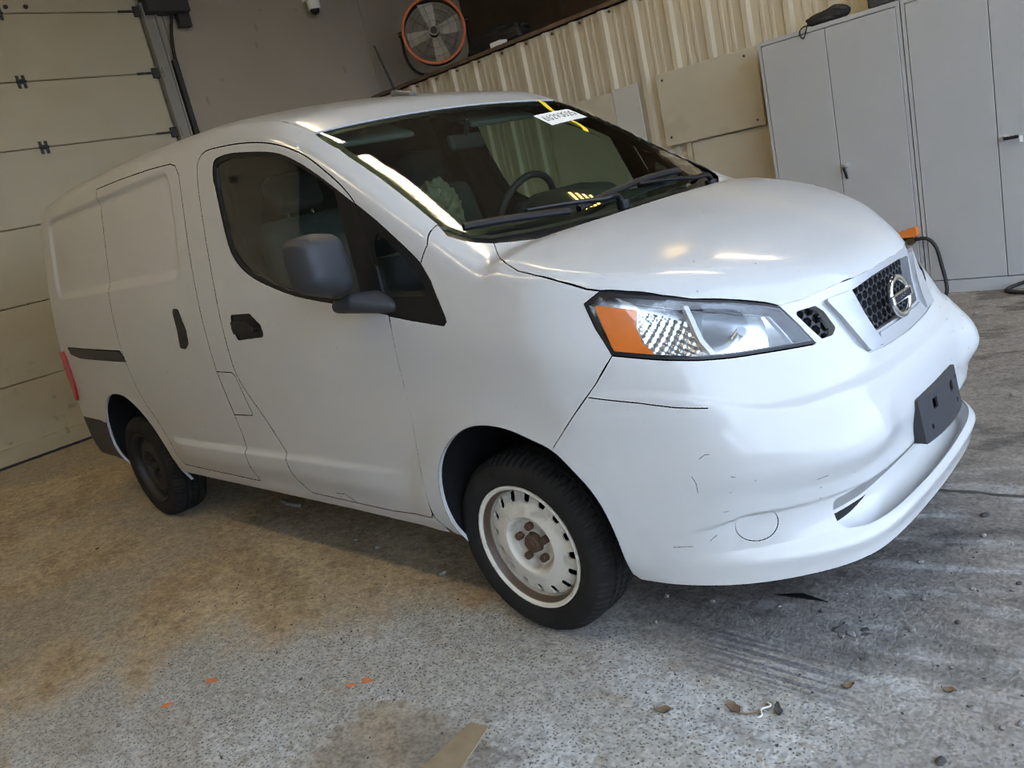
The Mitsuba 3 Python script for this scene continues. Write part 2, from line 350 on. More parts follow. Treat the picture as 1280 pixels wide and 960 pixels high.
flap = pl([(-1.592, .889), (-1.459, .885), (-1.44, .87), (-1.391, .71), (-1.395, .701), (-1.552, .698)])
win = rnd(pl(smooth_line([(-1.334, 1.62), (-1.336, 1.69), (-1.318, 1.713), (-1.29, 1.718), (-1.21, 1.717), (-1.067, 1.698), (-.905, 1.669), (-.812, 1.642), (-.728, 1.604), (-.625, 1.547), (-.54, 1.493), (-.438, 1.426), (-.332, 1.352), (-.23, 1.272), (-.159, 1.211), (-.119, 1.16), (-.091, 1.104), (-.068, 1.058)], 70) +
     smooth_line([(-.07, 1.037), (-.088, 1.034), (-.228, 1.054), (-.323, 1.073), (-.432, 1.094), (-.543, 1.115), (-.71, 1.142), (-.878, 1.175), (-1.014, 1.214), (-1.128, 1.255), (-1.213, 1.305), (-1.262, 1.355), (-1.285, 1.409), (-1.312, 1.514), (-1.33, 1.6)], 50)), .008)
qline = fdoor
qwin = win.difference(fdoor.buffer(.0005))
if hasattr(qwin, 'geoms'): qwin = max(qwin.geoms, key=lambda g: g.area)
dwin = win.intersection(fdoor)
dglass = rnd(pl([(-1.302, 1.685)] + [(-1.21, 1.69), (-1.067, 1.672), (-.905, 1.643), (-.812, 1.616), (-.728, 1.578), (-.625, 1.522), (-.55, 1.475), (-.505, 1.31), (-.455, 1.12), (-.543, 1.137), (-.71, 1.165), (-.878, 1.199), (-1.0, 1.236), (-1.115, 1.28), (-1.19, 1.325), (-1.235, 1.37), (-1.256, 1.42), (-1.283, 1.52), (-1.30, 1.61)]).buffer(.011), .015).intersection(dwin.buffer(-.006))
qglass = rnd(pl([(-.345, 1.333), (-.262, 1.262), (-.17, 1.178), (-.128, 1.118), (-.335, 1.128), (-.362, 1.29)]), .015)
fender = pl([(-.3215, 1.069), (-.323, .95), (-.323, .851), (-.336, .65), (-.341, .531), (-.352, .41), (-.352, .375), (-.30, .31), (-.1, .28), (.2, .28), (.3, .5), (.259, .67), (.341, .76), (.42, .846), (.466, .911), (.424, .979), (.396, 1.046), (.431, 1.07)] + list(zip(gap_xy[::-1, 0], gap_z[::-1])) + [(c[0], z) for c, z in zip(cowl_rim[::-1], crz[::-1])] + [(-.139, wsz[-1]), (-.130, 1.262), (-.157, 1.212), (-.119, 1.16), (-.091, 1.104), (-.068, 1.058), (-.062, 1.04), (-.075, 1.028), (-.228, 1.052)]).difference(archF)
track = pl([(-3.49, 1.026), (-2.628, .997), (-2.585, .941), (-3.30, .963), (-3.46, .985)])
valance = pl([(-3.70, .582), (-3.12, .575), (-3.12, .33), (-3.70, .33)]).difference(archR)
taillamp = rnd(pl([(-3.70, 1.0), (-3.60, 1.0), (-3.575, .95), (-3.585, .80), (-3.62, .72), (-3.655, .69), (-3.70, .69)]), .01)
handleF = rnd(pl([(-1.352, 1.122), (-1.195, 1.120), (-1.13, 1.075), (-1.118, 1.03), (-1.33, 1.022), (-1.35, 1.06)]), .015)
handleS = rnd(pl([(-1.878, 1.176), (-1.825, 1.170), (-1.785, 1.08), (-1.79, 1.02), (-1.83, .996), (-1.878, .998), (-1.868, 1.08)]), .012)
sillbar = pl([(-2.36, .395), (-1.585, .383), (-1.15, .372), (-.35, .362), (-.29, .306), (-.9, .320), (-1.6, .328), (-2.38, .338)])
side_panel = side_master
for q in (fdoor, sdoor, fender, flap, track, valance, taillamp, qwin): side_panel = side_panel.difference(q.buffer(G))
for q in (archF, archR): side_panel = side_panel.difference(q)
side_panel = side_panel.difference(sbox(-.33, -1, 1, 1.02))
side_liner = sbox(-3.66, .42, .30, 1.80).intersection(side_master).difference(win.buffer(-.012)).difference(archF.buffer(.02)).difference(archR.buffer(.02)).difference(handleF).difference(handleS).buffer(-.006)

fe = np.vstack([[[-.139, .718, wsz[-1]]], np.c_[np.array(cowl_rim), crz], np.c_[gap_xy[1:], gap_z[1:]]])
fender_d = to_diag(fender.buffer(-G / 3).difference(archF), fe)
jack_line = LineString([(-.918, .376), (-.936, .395), (-.882, .398), (-.823, .368)]).buffer(.0014)
# ------------------------------------------------------------------ van: both sides
for s in (-1, 1):
    h = .015 if s < 0 else .03
    def sp(name, poly, m, off=0., fl=0, hh=None, dom='side', **k):
        return add(f'{VAN}__{name}', patch(poly, dom, hh or h, s, off, fl), m, **k)
    sp('side_panel', side_panel, M_PAINT, fl=0)
    d = sp('front_door', fdoor.buffer(-G / 3).difference(win.buffer(.001)).difference(handleF.buffer(.002)).difference(jack_line), M_PAINT)
    sp('sliding_door', sdoor.difference(flap.buffer(.002)).buffer(-.001).difference(handleS.buffer(.002)), M_PAINT)
    fd = d; sd = d.replace('front_door', 'sliding_door')
    sp('fuel_flap', flap.buffer(-.001), M_PAINT)
    sp('front_fender', fender_d, M_PAINT, dom='diag', hh=.012 if s < 0 else .03)
    sp('rear_valance', valance.buffer(-.002), M_TEX, fl=.02)
    sp('tail_lamp', taillamp.buffer(-.002), M_RED, off=.012, fl=.02, label='red tail lamp')
    sp('door_track_cover', track.buffer(-.001), M_BLK, off=.004, fl=.01, label='black sliding door track cover')
    sp('body_liner', side_liner, M_GAP, off=-.007, fl=0, hh=.02)
    # window surrounds and glass
    add(f'{fd}__window_frame', patch(dwin.buffer(-.001).difference(dglass), 'side', h, s, -.003, .01), M_BLK, label='black window seal')
    add(f'{fd}__window_glass', patch(dglass.buffer(.004), 'side', .02, s, -.008, 0), 'm_glass', label='tinted side glass')
    qk = sp('quarter_window', qwin.buffer(-.0015).difference(qglass), M_BLK, off=-.003, label='black triangular window surround')
    add(f'{qk}__glass', patch(qglass.buffer(.004), 'side', .02, s, -.007, 0), 'm_glass')
    # door handles: a black cup with a grip bar across it
    hk = add(f'{fd}__handle', patch(handleF, 'side', .006, s, -.004, .03), M_BLK, label='black door handle')
    cup = handleF.buffer(-.012)
    V, f, N = patch(handleF.buffer(-.006), 'side', .008, s, 0.004, .012)
    add(f'{hk}_grip', patch(rnd(pl([(-1.335, 1.098), (-1.21, 1.098), (-1.165, 1.07), (-1.16, 1.052), (-1.33, 1.048)]), .008), 'side', .006, s, .016, .02), M_BLK)
    hk = add(f'{sd}__handle', patch(handleS, 'side', .006, s, .004, .03), M_BLK, label='black upright sliding door handle')
    # arches: turned-in lips and dark liners
    for cx, ap, nm in ((0, archF, 'f'), (-2.926, archR, 'r')):
        ring = np.asarray(ap.exterior.coords); ring = ring[ring[:, 1] > .26]
        ring = ring_pts(LineString(ring).buffer(1e-6).exterior, .03) if False else ring
        y = side(ring[:, 0], ring[:, 1]); c = np.array([cx, .33]); n = len(ring)
        rad = (ring - c); L = np.linalg.norm(rad, axis=1, keepdims=True)
        inn = c + rad * (1 + .02 / L)
        lip = np.vstack([np.c_[ring[:, 0], s * y, ring[:, 1]], np.c_[ring[:, 0], s * (y - .014), ring[:, 1]]])
        i = np.arange(n - 1); q = np.stack([i, i + 1, i + 1 + n, i + n], 1)
        add(f'{VAN}__arch_lip', trimesh.Trimesh(lip, np.vstack([q[:, [0, 1, 2]], q[:, [0, 2, 3]]]), process=False), M_PAINT, True)
        lin = np.vstack([np.c_[ring[:, 0], s * (y - .014), ring[:, 1]], np.c_[inn[:, 0], s * (y - .015), inn[:, 1]], np.c_[inn[:, 0], s * np.full(n, .50), inn[:, 1]]])
        q = np.vstack([np.stack([i, i + 1, i + 1 + n, i + n], 1), np.stack([i + n, i + 1 + n, i + 1 + 2 * n, i + 2 * n], 1)])
        cap_c = len(lin); lin = np.vstack([lin, [[cx, s * .50, .3]]])
        fcs = np.vstack([q[:, [0, 1, 2]], q[:, [0, 2, 3]], np.stack([i + 2 * n, i + 1 + 2 * n, 0 * i + cap_c], 1)])
        add(f'{VAN}__wheel_arch_liner', trimesh.Trimesh(lin, fcs, process=False), M_LINER, 30, label='dark wheel arch liner')

# ------------------------------------------------------------------ van: roof, windscreen, bonnet
def sym(pts):
    """closed polygon from one half (first coordinate order x, y with y > 0)"""
    pts = [tuple(p) for p in pts]; return pl(pts + [(x, -y) for x, y in pts[::-1]])
wsx_l = wsx.tolist()
roof = sym([(-.725, 0), (-.725, .3)] + [(-.725, TOPY)] + [(x, TOPY) for x in tx[::-1]] + [(-3.66, 0.)])
glass_low = [(-.125, .70), (-.06, .672), (-.02, .62), (.02, .50), (.055, .35), (.075, .2), (.083, 0)]
wind = sym([(-.732, 0.), (-.730, .4), (-.725, TOPY)] + wsx_l[1:] + glass_low)
hood_rear = [(.017, .660), (.045, .615), (.075, .555), (.133, .44), (.166, .30), (.18, .15), (.184, 0.)]
cowl = sym([(.083, 0.)] + glass_low[::-1][1:] + [wsx_l[-1]] + cowl_rim + hood_rear[1:])
hood_front = [(.866, 0.), (.864, .09), (.855, .185), (.838, .26), (.818, .315), (.79, .38), (.759, .441)]
lamp_top = [(.734, .467), (.678, .53), (.61, .604), (.556, .652), (.49, .70), (.431, .736)]
hood = sym(hood_front + lamp_top + gap_xy[::-1].tolist()[1:] + hood_rear[1:])
hh = .015
add(f'{VAN}__roof', patch(roof.buffer(-.0015), 'top', .02, 1, 0, .006), M_PAINT)
ws = add(f'{VAN}__windshield', patch(wind.buffer(-.003), 'top', .025, 1, -.004, 0), 'm_wglass', label='sloping tinted windshield')
add(f'{ws}__dark_border', patch(wind.buffer(-.003).difference(wind.buffer(-.034)), 'top', .012, 1, -.009, 0), M_BLK, label='black border band of the glass')
add(f'{VAN}__hood', patch(hood.buffer(-.0015), 'top', .013, 1, 0, .003), M_PAINT, label='white hood')
cw = add(f'{VAN}__cowl_panel', patch(cowl.buffer(-.003), 'top', .015, 1, -.016, .012), M_BLK, label='black cowl panel')
add(f'{VAN}__hood_liner', patch(hood.buffer(.001), 'top', .02, 1, -.010, 0), M_GAP)
add(f'{VAN}__headliner', patch(roof.buffer(-.01), 'top', .06, 1, -.03, 0), M_HEAD, label='grey headliner')
# rear end
zr = np.linspace(.34, 1.72, 14); yr = side(np.full(14, -3.70), zr)
zt = topz(np.full(6, -3.66), np.linspace(.655, 0, 6))
rear_poly = sym(list(zip(yr, zr)) + list(zip(np.linspace(.655, 0, 6), zt)) + [(0, .34)]) if False else pl(list(zip(yr, zr)) + list(zip(np.linspace(.655, -.655, 11), topz(np.full(11, -3.66), np.linspace(.655, -.655, 11)))) + list(zip(-yr[::-1], zr[::-1])))
add(f'{VAN}__rear_panel', patch(rear_poly, 'rear', .03, 1, 0, .01), M_PAINT)

# ------------------------------------------------------------------ van: front end
M_SCUFF = mat('scuff', P((.20, .19, .18), .7))
def tz(p): p = np.atleast_2d(p); return np.stack([th_of(p[:, 0], p[:, 1]), p[:, 2]], 1)
def symf(pts):
    pts = [tuple(p) for p in pts]; return pl(pts + [(-a, z) for a, z in pts[::-1]])
def on_front(pairs):
    """(y, z) -> (angle, z) on the front surface"""
    out = []
    for y, z in pairs:
        x = Nf(np.array(y), np.array(z)).item(); out.append((math.atan2(y, x - AX), z))
    return out
lamp_tz = tz(lamp_pts)
hx = np.array(hood_front); hood_front_tz = tz(np.c_[hx, topz(hx[:, 0], hx[:, 1])])
bump_top = tz([(.84, .417, .823), (.874, .331, .802), (.886, .302, .787), (.907, .26, .75), (.915, .177, .743), (.915, .0, .738)])
fb_tz = tz([(x, float(side(np.array(x), np.array(z))), z) for x, z in fb])
arch_front = [(x, z) for x, z in np.asarray(archF.exterior.coords) if x > .255 and .268 < z < .672]
arch_front = sorted(arch_front, key=lambda p: -p[1])
ax_, az_ = np.array(arch_front).T
arch_tz = tz(np.c_[ax_, side(ax_, az_), az_])
lamp_low = lamp_tz[8:14]
bumper = symf(bump_top[::-1].tolist() + lamp_low.tolist() + fb_tz[1:].tolist() + arch_tz[1:].tolist() + [(arch_tz[-1][0] - .02, .262), (.9, .258), (.6, .256), (.3, .256), (0, .256)])
intake_half = [(0, .448)] + on_front([(.2, .448), (.38, .443), (.47, .435), (.515, .430), (.519, .40), (.521, .367), (.506, .350), (.453, .342), (.334, .338), (.1, .335)]) + [(0, .335)]
intake = rnd(symf(intake_half), .012)
fog_c = on_front([(.676, .419)])[0]
def ell(c, a, b, n=36, rot=0): return affinity.rotate(Polygon([(c[0] + a * math.cos(t), c[1] + b * math.sin(t)) for t in np.arange(n) * 2 * np.pi / n]), rot, origin=c)
fogs = [ell(fog_c, .050, .046), ell((-fog_c[0], fog_c[1]), .050, .046)]
seam = LineString(tz([(.397, .824, .811), (.45, .81, .800), (.525, .784, .785), (.608, .754, .765), (.675, .718, .753)])).buffer(.0016)
bp = bumper.buffer(-.0018).difference(intake)
for a_ in (seam, affinity.scale(seam, -1, 1, origin=(0, 0))): bp = bp.difference(a_)

for e in fogs: bp = bp.difference(e.buffer(.0015))
bk = add(f'{VAN}__front_bumper', patch(bp, 'front', .009, 1, 0, 0), M_PAINT, label='white front bumper with small scuffs')
for e in fogs: add(f'{bk}__fog_lamp_cover', patch(e, 'front', .008, 1, -.002, .01), M_PAINT, label='round white fog lamp cover')
scratches = [[(-0.81, 0.5821), (-0.8037, 0.564), (-0.8028, 0.5366)], [(-0.7874, 0.6276), (-0.7755, 0.637), (-0.7651, 0.638)], [(-0.7276, 0.575), (-0.7195, 0.5728)], [(-0.7522, 0.4765), (-0.7417, 0.4764)], [(-0.8846, 0.3786), (-0.8351, 0.3795)], [(-0.7912, 0.3926), (-0.7742, 0.407)], [(-0.5472, 0.5266), (-0.5244, 0.5309)], [(0.23, 0.6635), (0.2364, 0.6562)]]
for l_ in scratches: add(f'{bk}__scuff', patch(LineString(l_).buffer(.0009), 'front', .004, 1, .0006, 0), M_SCUFF)
# intake: a white scoop behind the opening with a bar across it
V, f, N = patch(intake.buffer(-.001), 'front', .02, 1, -.075, 0)
add(f'{bk}__intake_scoop', patch(intake.buffer(.006), 'front', .016, 1, -.055, -.05), M_PAINT)
bar = symf([(0, .412)] + on_front([(.3, .409), (.45, .403), (.525, .396)]) + on_front([(.525, .388), (.45, .395), (.3, .401)]) + [(0, .404)])
add(f'{bk}__intake_bar', patch(bar, 'front', .012, 1, -.012, .04), M_PAINT)
for s in (-1, 1):
    slot = pl([(s * a_, z) for a_, z in on_front([(.30, .394), (.42, .388), (.516, .382), (.514, .366), (.42, .378), (.33, .388)])])
    add(f'{bk}__intake_slot', patch(slot, 'front', .012, 1, -.040, .004), M_GAP, label='dark slot under the intake bar')
add(f'{VAN}__front_liner', patch(bumper.buffer(-.012).difference(intake.buffer(.012)), 'front', .03, 1, -.012, 0), M_GAP)
# headlamps
lampP = pl(lamp_tz)
for s in (-1, 1):
    L = lampP if s > 0 else affinity.scale(lampP, -1, 1, origin=(0, 0))
    fx = lambda pts: pl([(s * a, z) for a, z in tz(np.array(pts))])
    k = add(f'{VAN}__headlamp', patch(L.buffer(-.0015).difference(L.buffer(-.011)), 'front', .008, 1, .001, .05), M_BLK, label='clear headlamp with amber corner')
    add(f'{k}__lens', patch(L.buffer(-.008), 'front', .014, 1, .003, 0), 'm_lens')
    add(f'{k}__housing', patch(L.buffer(-.009), 'front', .02, 1, -.055, -.055), M_REF)
    amb = fx([(.417, .758, 1.04), (.515, .707, 1.008), (.509, .725, .979), (.53, .735, .93), (.572, .737, .897), (.471, .78, .917)]).intersection(L.buffer(-.011))
    add(f'{k}__amber_reflector', patch(rnd(amb, .006), 'front', .008, 1, -.006, .02), M_AMB, label='amber side reflector')
    # turn bowl with radial and square facets, main bowl, bezel strip
    bowl = fx([(.515, .702, 1.008), (.56, .665, .995), (.61, .63, .968), (.65, .65, .93), (.693, .655, .875), (.645, .70, .874), (.578, .735, .892), (.53, .73, .935), (.512, .72, .975)]).intersection(L.buffer(-.012))
    bc = np.array(bowl.centroid.coords[0])
    def facets(q, V):
        r = np.linalg.norm((q - bc) * [1, 1], axis=1)
        return .55 * (r ** 2) * 3 - .02 + .0022 * np.sin(q[:, 1] * 300) * np.where(np.sin(q[:, 0] * 240) > 0, 1, -.6)
    add(f'{k}__turn_reflector', patch(rnd(bowl, .004), 'front', .004, 1, -.030, .02, facets), M_REF)
    main = fx([(.618, .602, .995), (.68, .535, .970), (.724, .488, .950), (.75, .46, .93), (.79, .46, .88), (.81, .47, .842), (.77, .55, .843), (.71, .645, .865), (.66, .64, .92), (.625, .625, .958)]).intersection(L.buffer(-.012))
    mc = np.array(main.centroid.coords[0])
    add(f'{k}__main_reflector', patch(rnd(main, .006), 'front', .012, 1, -.045, .01, lambda q, V: 2.2 * np.linalg.norm(q - mc, axis=1) ** 2 - .03), M_REF)
    rim = LineString([(s * a_, z) for a_, z in tz(np.array([(.60, .615, 1.0), (.622, .628, .965), (.655, .652, .915), (.693, .660, .872)]))]).buffer(.0065).intersection(L.buffer(-.011))
    add(f'{k}__bezel', patch(rim, 'front', .008, 1, -.018, .02), M_WHITE, label='pale bezel between the bowls')
    V0 = MAPS['front'](mc[None], 1)[0]; n0 = fgrad(V0[None])[0]
    b = trimesh.creation.cylinder(.014, .05, sections=20); b.apply_transform(trimesh.geometry.align_vectors([0, 0, 1], n0)); b.apply_translation(V0 - n0 * .045)
    add(f'{k}__bulb', b, M_REF)
# grille: silver surround with three openings filled with honeycomb
gr = symf(hood_front_tz.tolist() + lamp_tz[7:9].tolist() + bump_top[1:].tolist())
side_hole = tz([(.785, .417, .91), (.816, .352, .908), (.832, .336, .888), (.857, .325, .84), (.855, .35, .827), (.842, .388, .829)])
so = rnd(pl(side_hole), .008)
so2 = affinity.scale(so, -1, 1, origin=(0, 0))
ctr = rnd(symf([(0, .925)] + on_front([(.10, .923), (.225, .912), (.17, .785)]) + [(0, .782)]), .006)
gs = gr.buffer(.005)
for q in (so, so2, ctr): gs = gs.difference(q)
gk = add(f'{VAN}__grille', patch(gs, 'front', .008, 1, -.004, .03), M_SILV, label='silver grille with black honeycomb openings')
hexes = []
for i in range(-26, 27):
    for j in range(-6, 14):
        cx, cz = (i + .5 * (j % 2)) * .034, .76 + j * .0235
        hexes.append(Polygon([(cx + .0165 * math.cos(a), cz + .0125 * math.sin(a)) for a in np.radians([0, 60, 120, 180, 240, 300])]))
hx_all = shapely.union_all(hexes)
for q in (ctr, so, so2):
    add(f'{gk}__honeycomb', patch(q.buffer(.004).difference(hx_all), 'front', .008, 1, -.026, .014), M_TEX, label='black honeycomb mesh')
add(f'{gk}__backing', patch(gr.buffer(-.02), 'front', .03, 1, -.05, 0), M_GAP)
for s in (-1, 1):   # the two raised bars of the V
    st = pl([(s * a, z) for a, z in on_front([(.235, .916), (.325, .914), (.30, .86), (.262, .752), (.182, .752)])])
    add(f'{gk}__strut', patch(rnd(st, .006).intersection(gr.buffer(-.003)), 'front', .008, 1, .010, .03), M_SILV, label='silver slanting grille bar')
low = symf([(0, .775)] + on_front([(.168, .777), (.185, .748)]) + [(0, .744)])
add(f'{gk}__lower_ledge', patch(low.intersection(gr.buffer(-.002)), 'front', .008, 1, .004, .03), M_SILV)
# emblem: chrome ring, bar across it with lettering
E0 = np.array([Nf(np.array(0.), np.array(.838)).item() + .004, 0, .838]); en = fgrad(np.array([[E0[0] - .004, 0, .838]]))[0]
eu = np.array([0, 1., 0]); ev = np.cross(en, eu); ev = ev if ev[2] > 0 else -ev
def tan_place(m):   # (x right as seen, y up, z out) -> emblem plane
    m = m.copy(); R = np.eye(4); R[:3, 0], R[:3, 1], R[:3, 2], R[:3, 3] = eu, ev, en, E0; m.apply_transform(R); return m
a = np.arange(64) * 2 * np.pi / 64
ringm = tube(np.stack([.062 * np.cos(a), .053 * np.sin(a), 0 * a], 1), .0095, 12, True); ringm.vertices[:, 2] *= .8
em = add(f'{gk}__emblem', tan_place(ringm), M_CHR, 40, label='round chrome emblem with a lettered bar')
barm = cbox(-.073, .073, -.014, .014, 0, .011, .003)
add(f'{em}_bar', tan_place(barm), M_CHR)
t = meshkit.text_mesh('NISSAN', .0165, .003, True); w = t.bounds[1][0] - t.bounds[0][0]
t.apply_scale([.112 / w, 1, 1]); t.apply_translation([-.056 - t.bounds[0][0], -.0082, .0105])
add(f'{em}_lettering', tan_place(t), M_INK, False)
# licence plate bracket
pk = rnd(sbox(-.163, -.064, .163, .064), .006)
holes = [sbox(-.088, .012, -.058, .042), sbox(.058, .012, .088, .042), sbox(-.118, -.036, -.106, -.022), sbox(.106, -.036, .118, -.022), Polygon([(.135, .03), (.142, .04), (.149, .03), (.142, .02)])]
pf = pk
for h_ in holes: pf = pf.difference(h_)
plate = extr(pf, .006); sk = extr(pk.difference(pk.buffer(-.005)), .034); sk.apply_translation([0, 0, -.032]); bkp = extr(pk.buffer(-.004), .003); bkp.apply_translation([0, 0, -.03])
def plate_place(m):
    v = m.vertices; X = .985 + v[:, 2] - .55 * v[:, 0] ** 2 * 1.0 - .10 * v[:, 1]; return trimesh.Trimesh(np.c_[X, v[:, 0], .519 + v[:, 1]], m.faces, process=False)
def fine(m): return m.subdivide_to_size(.04) if hasattr(m, 'subdivide_to_size') else m
k = add(f'{VAN}__plate_bracket', plate_place(cat_([fine(plate), fine(sk), fine(bkp)])), M_TEX, 25, label='empty black license plate bracket')

# ------------------------------------------------------------------ van: windscreen fittings, mirrors, aerial
def on_top(pts, lift): 
    p = np.array(pts, float); z = topz(p[:, 0], p[:, 1]); V = np.c_[p, z]; return V + fgrad(V) * lift
def wiper(piv, tip, a0, a1):
    base = on_top([piv], .0)[0]
    arm = on_top(np.linspace(piv, tip, 12), .03); arm[0] = base + [0, 0, .0]; arm[1:3, 2] += .006
    k = add(f'{VAN}__wiper', tube(spl(arm, 30), np.linspace(.011, .005, 30), 8), M_BLK, 40, label='black wiper arm and blade')
    bl = on_top(np.linspace(a0, a1, 24), .014)
    up = fgrad(bl); tt = np.gradient(bl, axis=0); tt /= np.linalg.norm(tt, axis=1, keepdims=True); sd = np.cross(up, tt)
    prof = [(-.011, .004), (-.007, .013), (.007, .013), (.011, .004), (.002, -.011), (-.002, -.011)]
    V = np.concatenate([bl + sd * a + up * b for a, b in prof]); n, m = len(bl), len(prof); Fc = []
    for j in range(m):
        j2 = (j + 1) % m
        for i in range(n - 1): Fc += [[j * n + i, j2 * n + i, j2 * n + i + 1], [j * n + i, j2 * n + i + 1, j * n + i + 1]]
    add(f'{k}__blade', trimesh.Trimesh(V, Fc, process=False), M_RUB, 30)
    pc = trimesh.creation.cylinder(.022, .03, sections=20); pc.apply_translation(base); add(f'{k}__pivot_cap', pc, M_BLK, 30)
wiper((.09, -.10), (-.015, -.47), (-.075, -.685), (.045, -.335))
wiper((.075, .50), (.045, .05), (.052, -.30), (-.015, .42))
cap = on_top([(.11, .25)], -.01)[0]
# lot sticker inside the glass, reading along +y
q = [(-.462, .285), (-.521, .598), (-.604, .578), (-.556, .290)]
add(f'{ws}__sticker', patch(pl(q), 'top', .02, 1, .001, 0), M_WHITE, label='white lot sticker with printed numbers')
sk_key = f'{ws}__sticker'
def sticker_text(txt, h, v, w=None, u0=.05, bold=True):
    t = meshkit.text_mesh(txt, 1.0, .002, bold); b = t.bounds; t.apply_translation([-b[0][0], -b[0][1], 0]); L = t.bounds[1]
    u = u0 + t.vertices[:, 0] / L[0] * (w or .9); vv = v + t.vertices[:, 1] / L[1] * h
    A, B, C, D = [np.array(p) for p in q]
    xy = (A * (1 - u)[:, None] + B * u[:, None]) * (1 - vv)[:, None] + (D * (1 - u)[:, None] + C * u[:, None]) * vv[:, None]
    z = topz(xy[:, 0], xy[:, 1]); V = np.c_[xy, z]; N = fgrad(V); return trimesh.Trimesh(V + N * (.0015 + t.vertices[:, 2:3] * .1), t.faces, process=False)
add(f'{sk_key[:len(ws)]}__sticker_lettering', sticker_text('66290025', .42, .36, .86, .07, False), M_INK, False, label='dark printed number')
yl = np.array([(-.718, .535), (-.66, .505), (-.589, .463), (-.487, .455), (-.394, .405)]); yl = spl(yl, 24)
ye = on_top(yl, .0012); tt = np.gradient(yl, axis=0); tt /= np.linalg.norm(tt, axis=1, keepdims=True); nn = np.c_[-tt[:, 1], tt[:, 0]] * np.linspace(.013, .011, 24)[:, None]
V = np.vstack([on_top(yl + nn, -.0002), on_top(yl - nn, -.0002)]); i = np.arange(23)
add(f'{ws}__yellow_mark', trimesh.Trimesh(V, np.vstack([np.stack([i, i + 24, i + 25], 1), np.stack([i, i + 25, i + 1], 1)]), process=False), M_YEL, False, label='yellow stripe across the glass')  # thin yellow strip laid along the glass
# mirrors
for s in (-1, 1):
    # profile of the shell seen from ahead (y outward, z), swept front to back
    def shell(sc, xo): 
        pts = np.array([(.004, -.092), (.04, -.099), (.15, -.060), (.172, -.040), (.177, .04), (.170, .088), (.15, .107), (.08, .109), (.02, .098), (.0, .082), (-.010, 0), (-.006, -.07)])
        c = np.array([.085, .01]); return [(xo, *(c + (p - c) * sc)) for p in pts]
    q = rnd(Polygon([(p[1], p[2]) for p in shell(1., 0)]), .018).buffer(0)
    L_ = q.exterior.length; ring_ = np.array([q.exterior.interpolate(t * L_ / 72).coords[0] for t in range(72)]); cc = np.array([.085, .01])
    prof_ = [(-.004, .90), (-.004, .96), (.004, 1.0), (.03, 1.0)] + [(.03 + .075 * math.sin(t), math.cos(t) ** .42) for t in np.radians([15, 30, 42, 53, 63, 72, 79, 85, 88.5])]
    V = np.vstack([np.c_[np.full(72, xo), cc + (ring_ - cc) * sc] for xo, sc in prof_] + [[[-.004, *cc], [prof_[-1][0], *cc]]]); Fc = []; n_p = len(prof_)
    for i in range(n_p - 1):
        for j in range(72):
            j2 = (j + 1) % 72; Fc += [[i * 72 + j, i * 72 + j2, (i + 1) * 72 + j2], [i * 72 + j, (i + 1) * 72 + j2, (i + 1) * 72 + j]]
    for j in range(72):
        j2 = (j + 1) % 72; Fc += [[n_p * 72, j2, j], [n_p * 72 + 1, (n_p - 1) * 72 + j, (n_p - 1) * 72 + j2]]
    m = trimesh.Trimesh(V, Fc, process=False)
    if m.volume < 0: m.invert()
    def mp(m_):
        v = m_.vertices.copy(); ang = math.radians(-8); X = v[:, 0] * math.cos(ang) - v[:, 1] * math.sin(ang); Y = v[:, 0] * math.sin(ang) + v[:, 1] * math.cos(ang)
        r = trimesh.Trimesh(np.c_[MX + X, s * (MY + Y), MZ + v[:, 2]], m_.faces, process=False)
        if s < 0: r.invert()
        return r
    MX, MY, MZ = -.475, .897, 1.258 - (.05 if s > 0 else 0)
    k = add(f'{VAN}__side_mirror', mp(m), M_TEX, 50, label='large black side mirror')
    gl = extr(rnd(Polygon([(p[1], p[2]) for p in shell(.9, 0)]), .01), .004); gl = trimesh.Trimesh(np.c_[-gl.vertices[:, 2] - .0005, gl.vertices[:, 0], gl.vertices[:, 1]], gl.faces, process=False)
    add(f'{k}__mirror_glass', mp(gl), M_CHR, False)
    arm = trimesh.convex.convex_hull(np.vstack([trimesh.creation.icosphere(2, r).vertices + np.array(p) for p, r in (((-.31, s * .835, 1.10), .022), ((-.36, s * .85, 1.12), .036), ((-.40, s * .90, 1.135), .030), ((-.47, s * .915, 1.128), .022))]))
    add(f'{k}__arm', arm, M_TEX, 40)
    base = patch(rnd(pl([(-.355, 1.235), (-.325, 1.09), (-.46, 1.105), (-.43, 1.20)]), .012), 'side', .012, s, .006, .012)
    add(f'{k}__base', base, M_BLK)
# aerial
M_ABASE = mat('aerial_base', P((.10, .095, .09), .5))
B0 = on_top([(-1.0, .02)], 0)[0]
m = rbox(.13, .045, .03, .014); m.vertices[:, 2] *= np.where(m.vertices[:, 2] > 0, np.interp(m.vertices[:, 0], [-.065, .065], [1.1, .5]), 1)
k = add(f'{VAN}__antenna', place(m, B0 + [0, 0, .008], ry=12), M_ABASE, 40, label='thin roof antenna on a grey base')
add(f'{k}__rod', tube([B0 + [-.04, 0, .012], B0 + [-.075, 0, .12], B0 + [-.11, 0, .23]], [.006, .005, .004], 8), M_BLK, 40)

# ------------------------------------------------------------------ van: wheels
ZW = .298
def wheel_parts(s, front):
    k = f'{VAN}__wheel'
    i = 0
    while any(q.startswith((k if i == 0 else f'{VAN}__wheel_{i:03d}') + '__') for q in scene): i += 1
    return k if i == 0 else f'{VAN}__wheel_{i:03d}'
def orient(m, s, cx, yf):
    """profile built with outward = +y at 0 -> the face of the wheel at y = s*yf"""
    v = m.vertices; r = trimesh.Trimesh(np.c_[cx + v[:, 0], s * (yf + v[:, 1]), ZW + v[:, 2]], m.faces, process=False)
    if s < 0: r.invert()
    return r
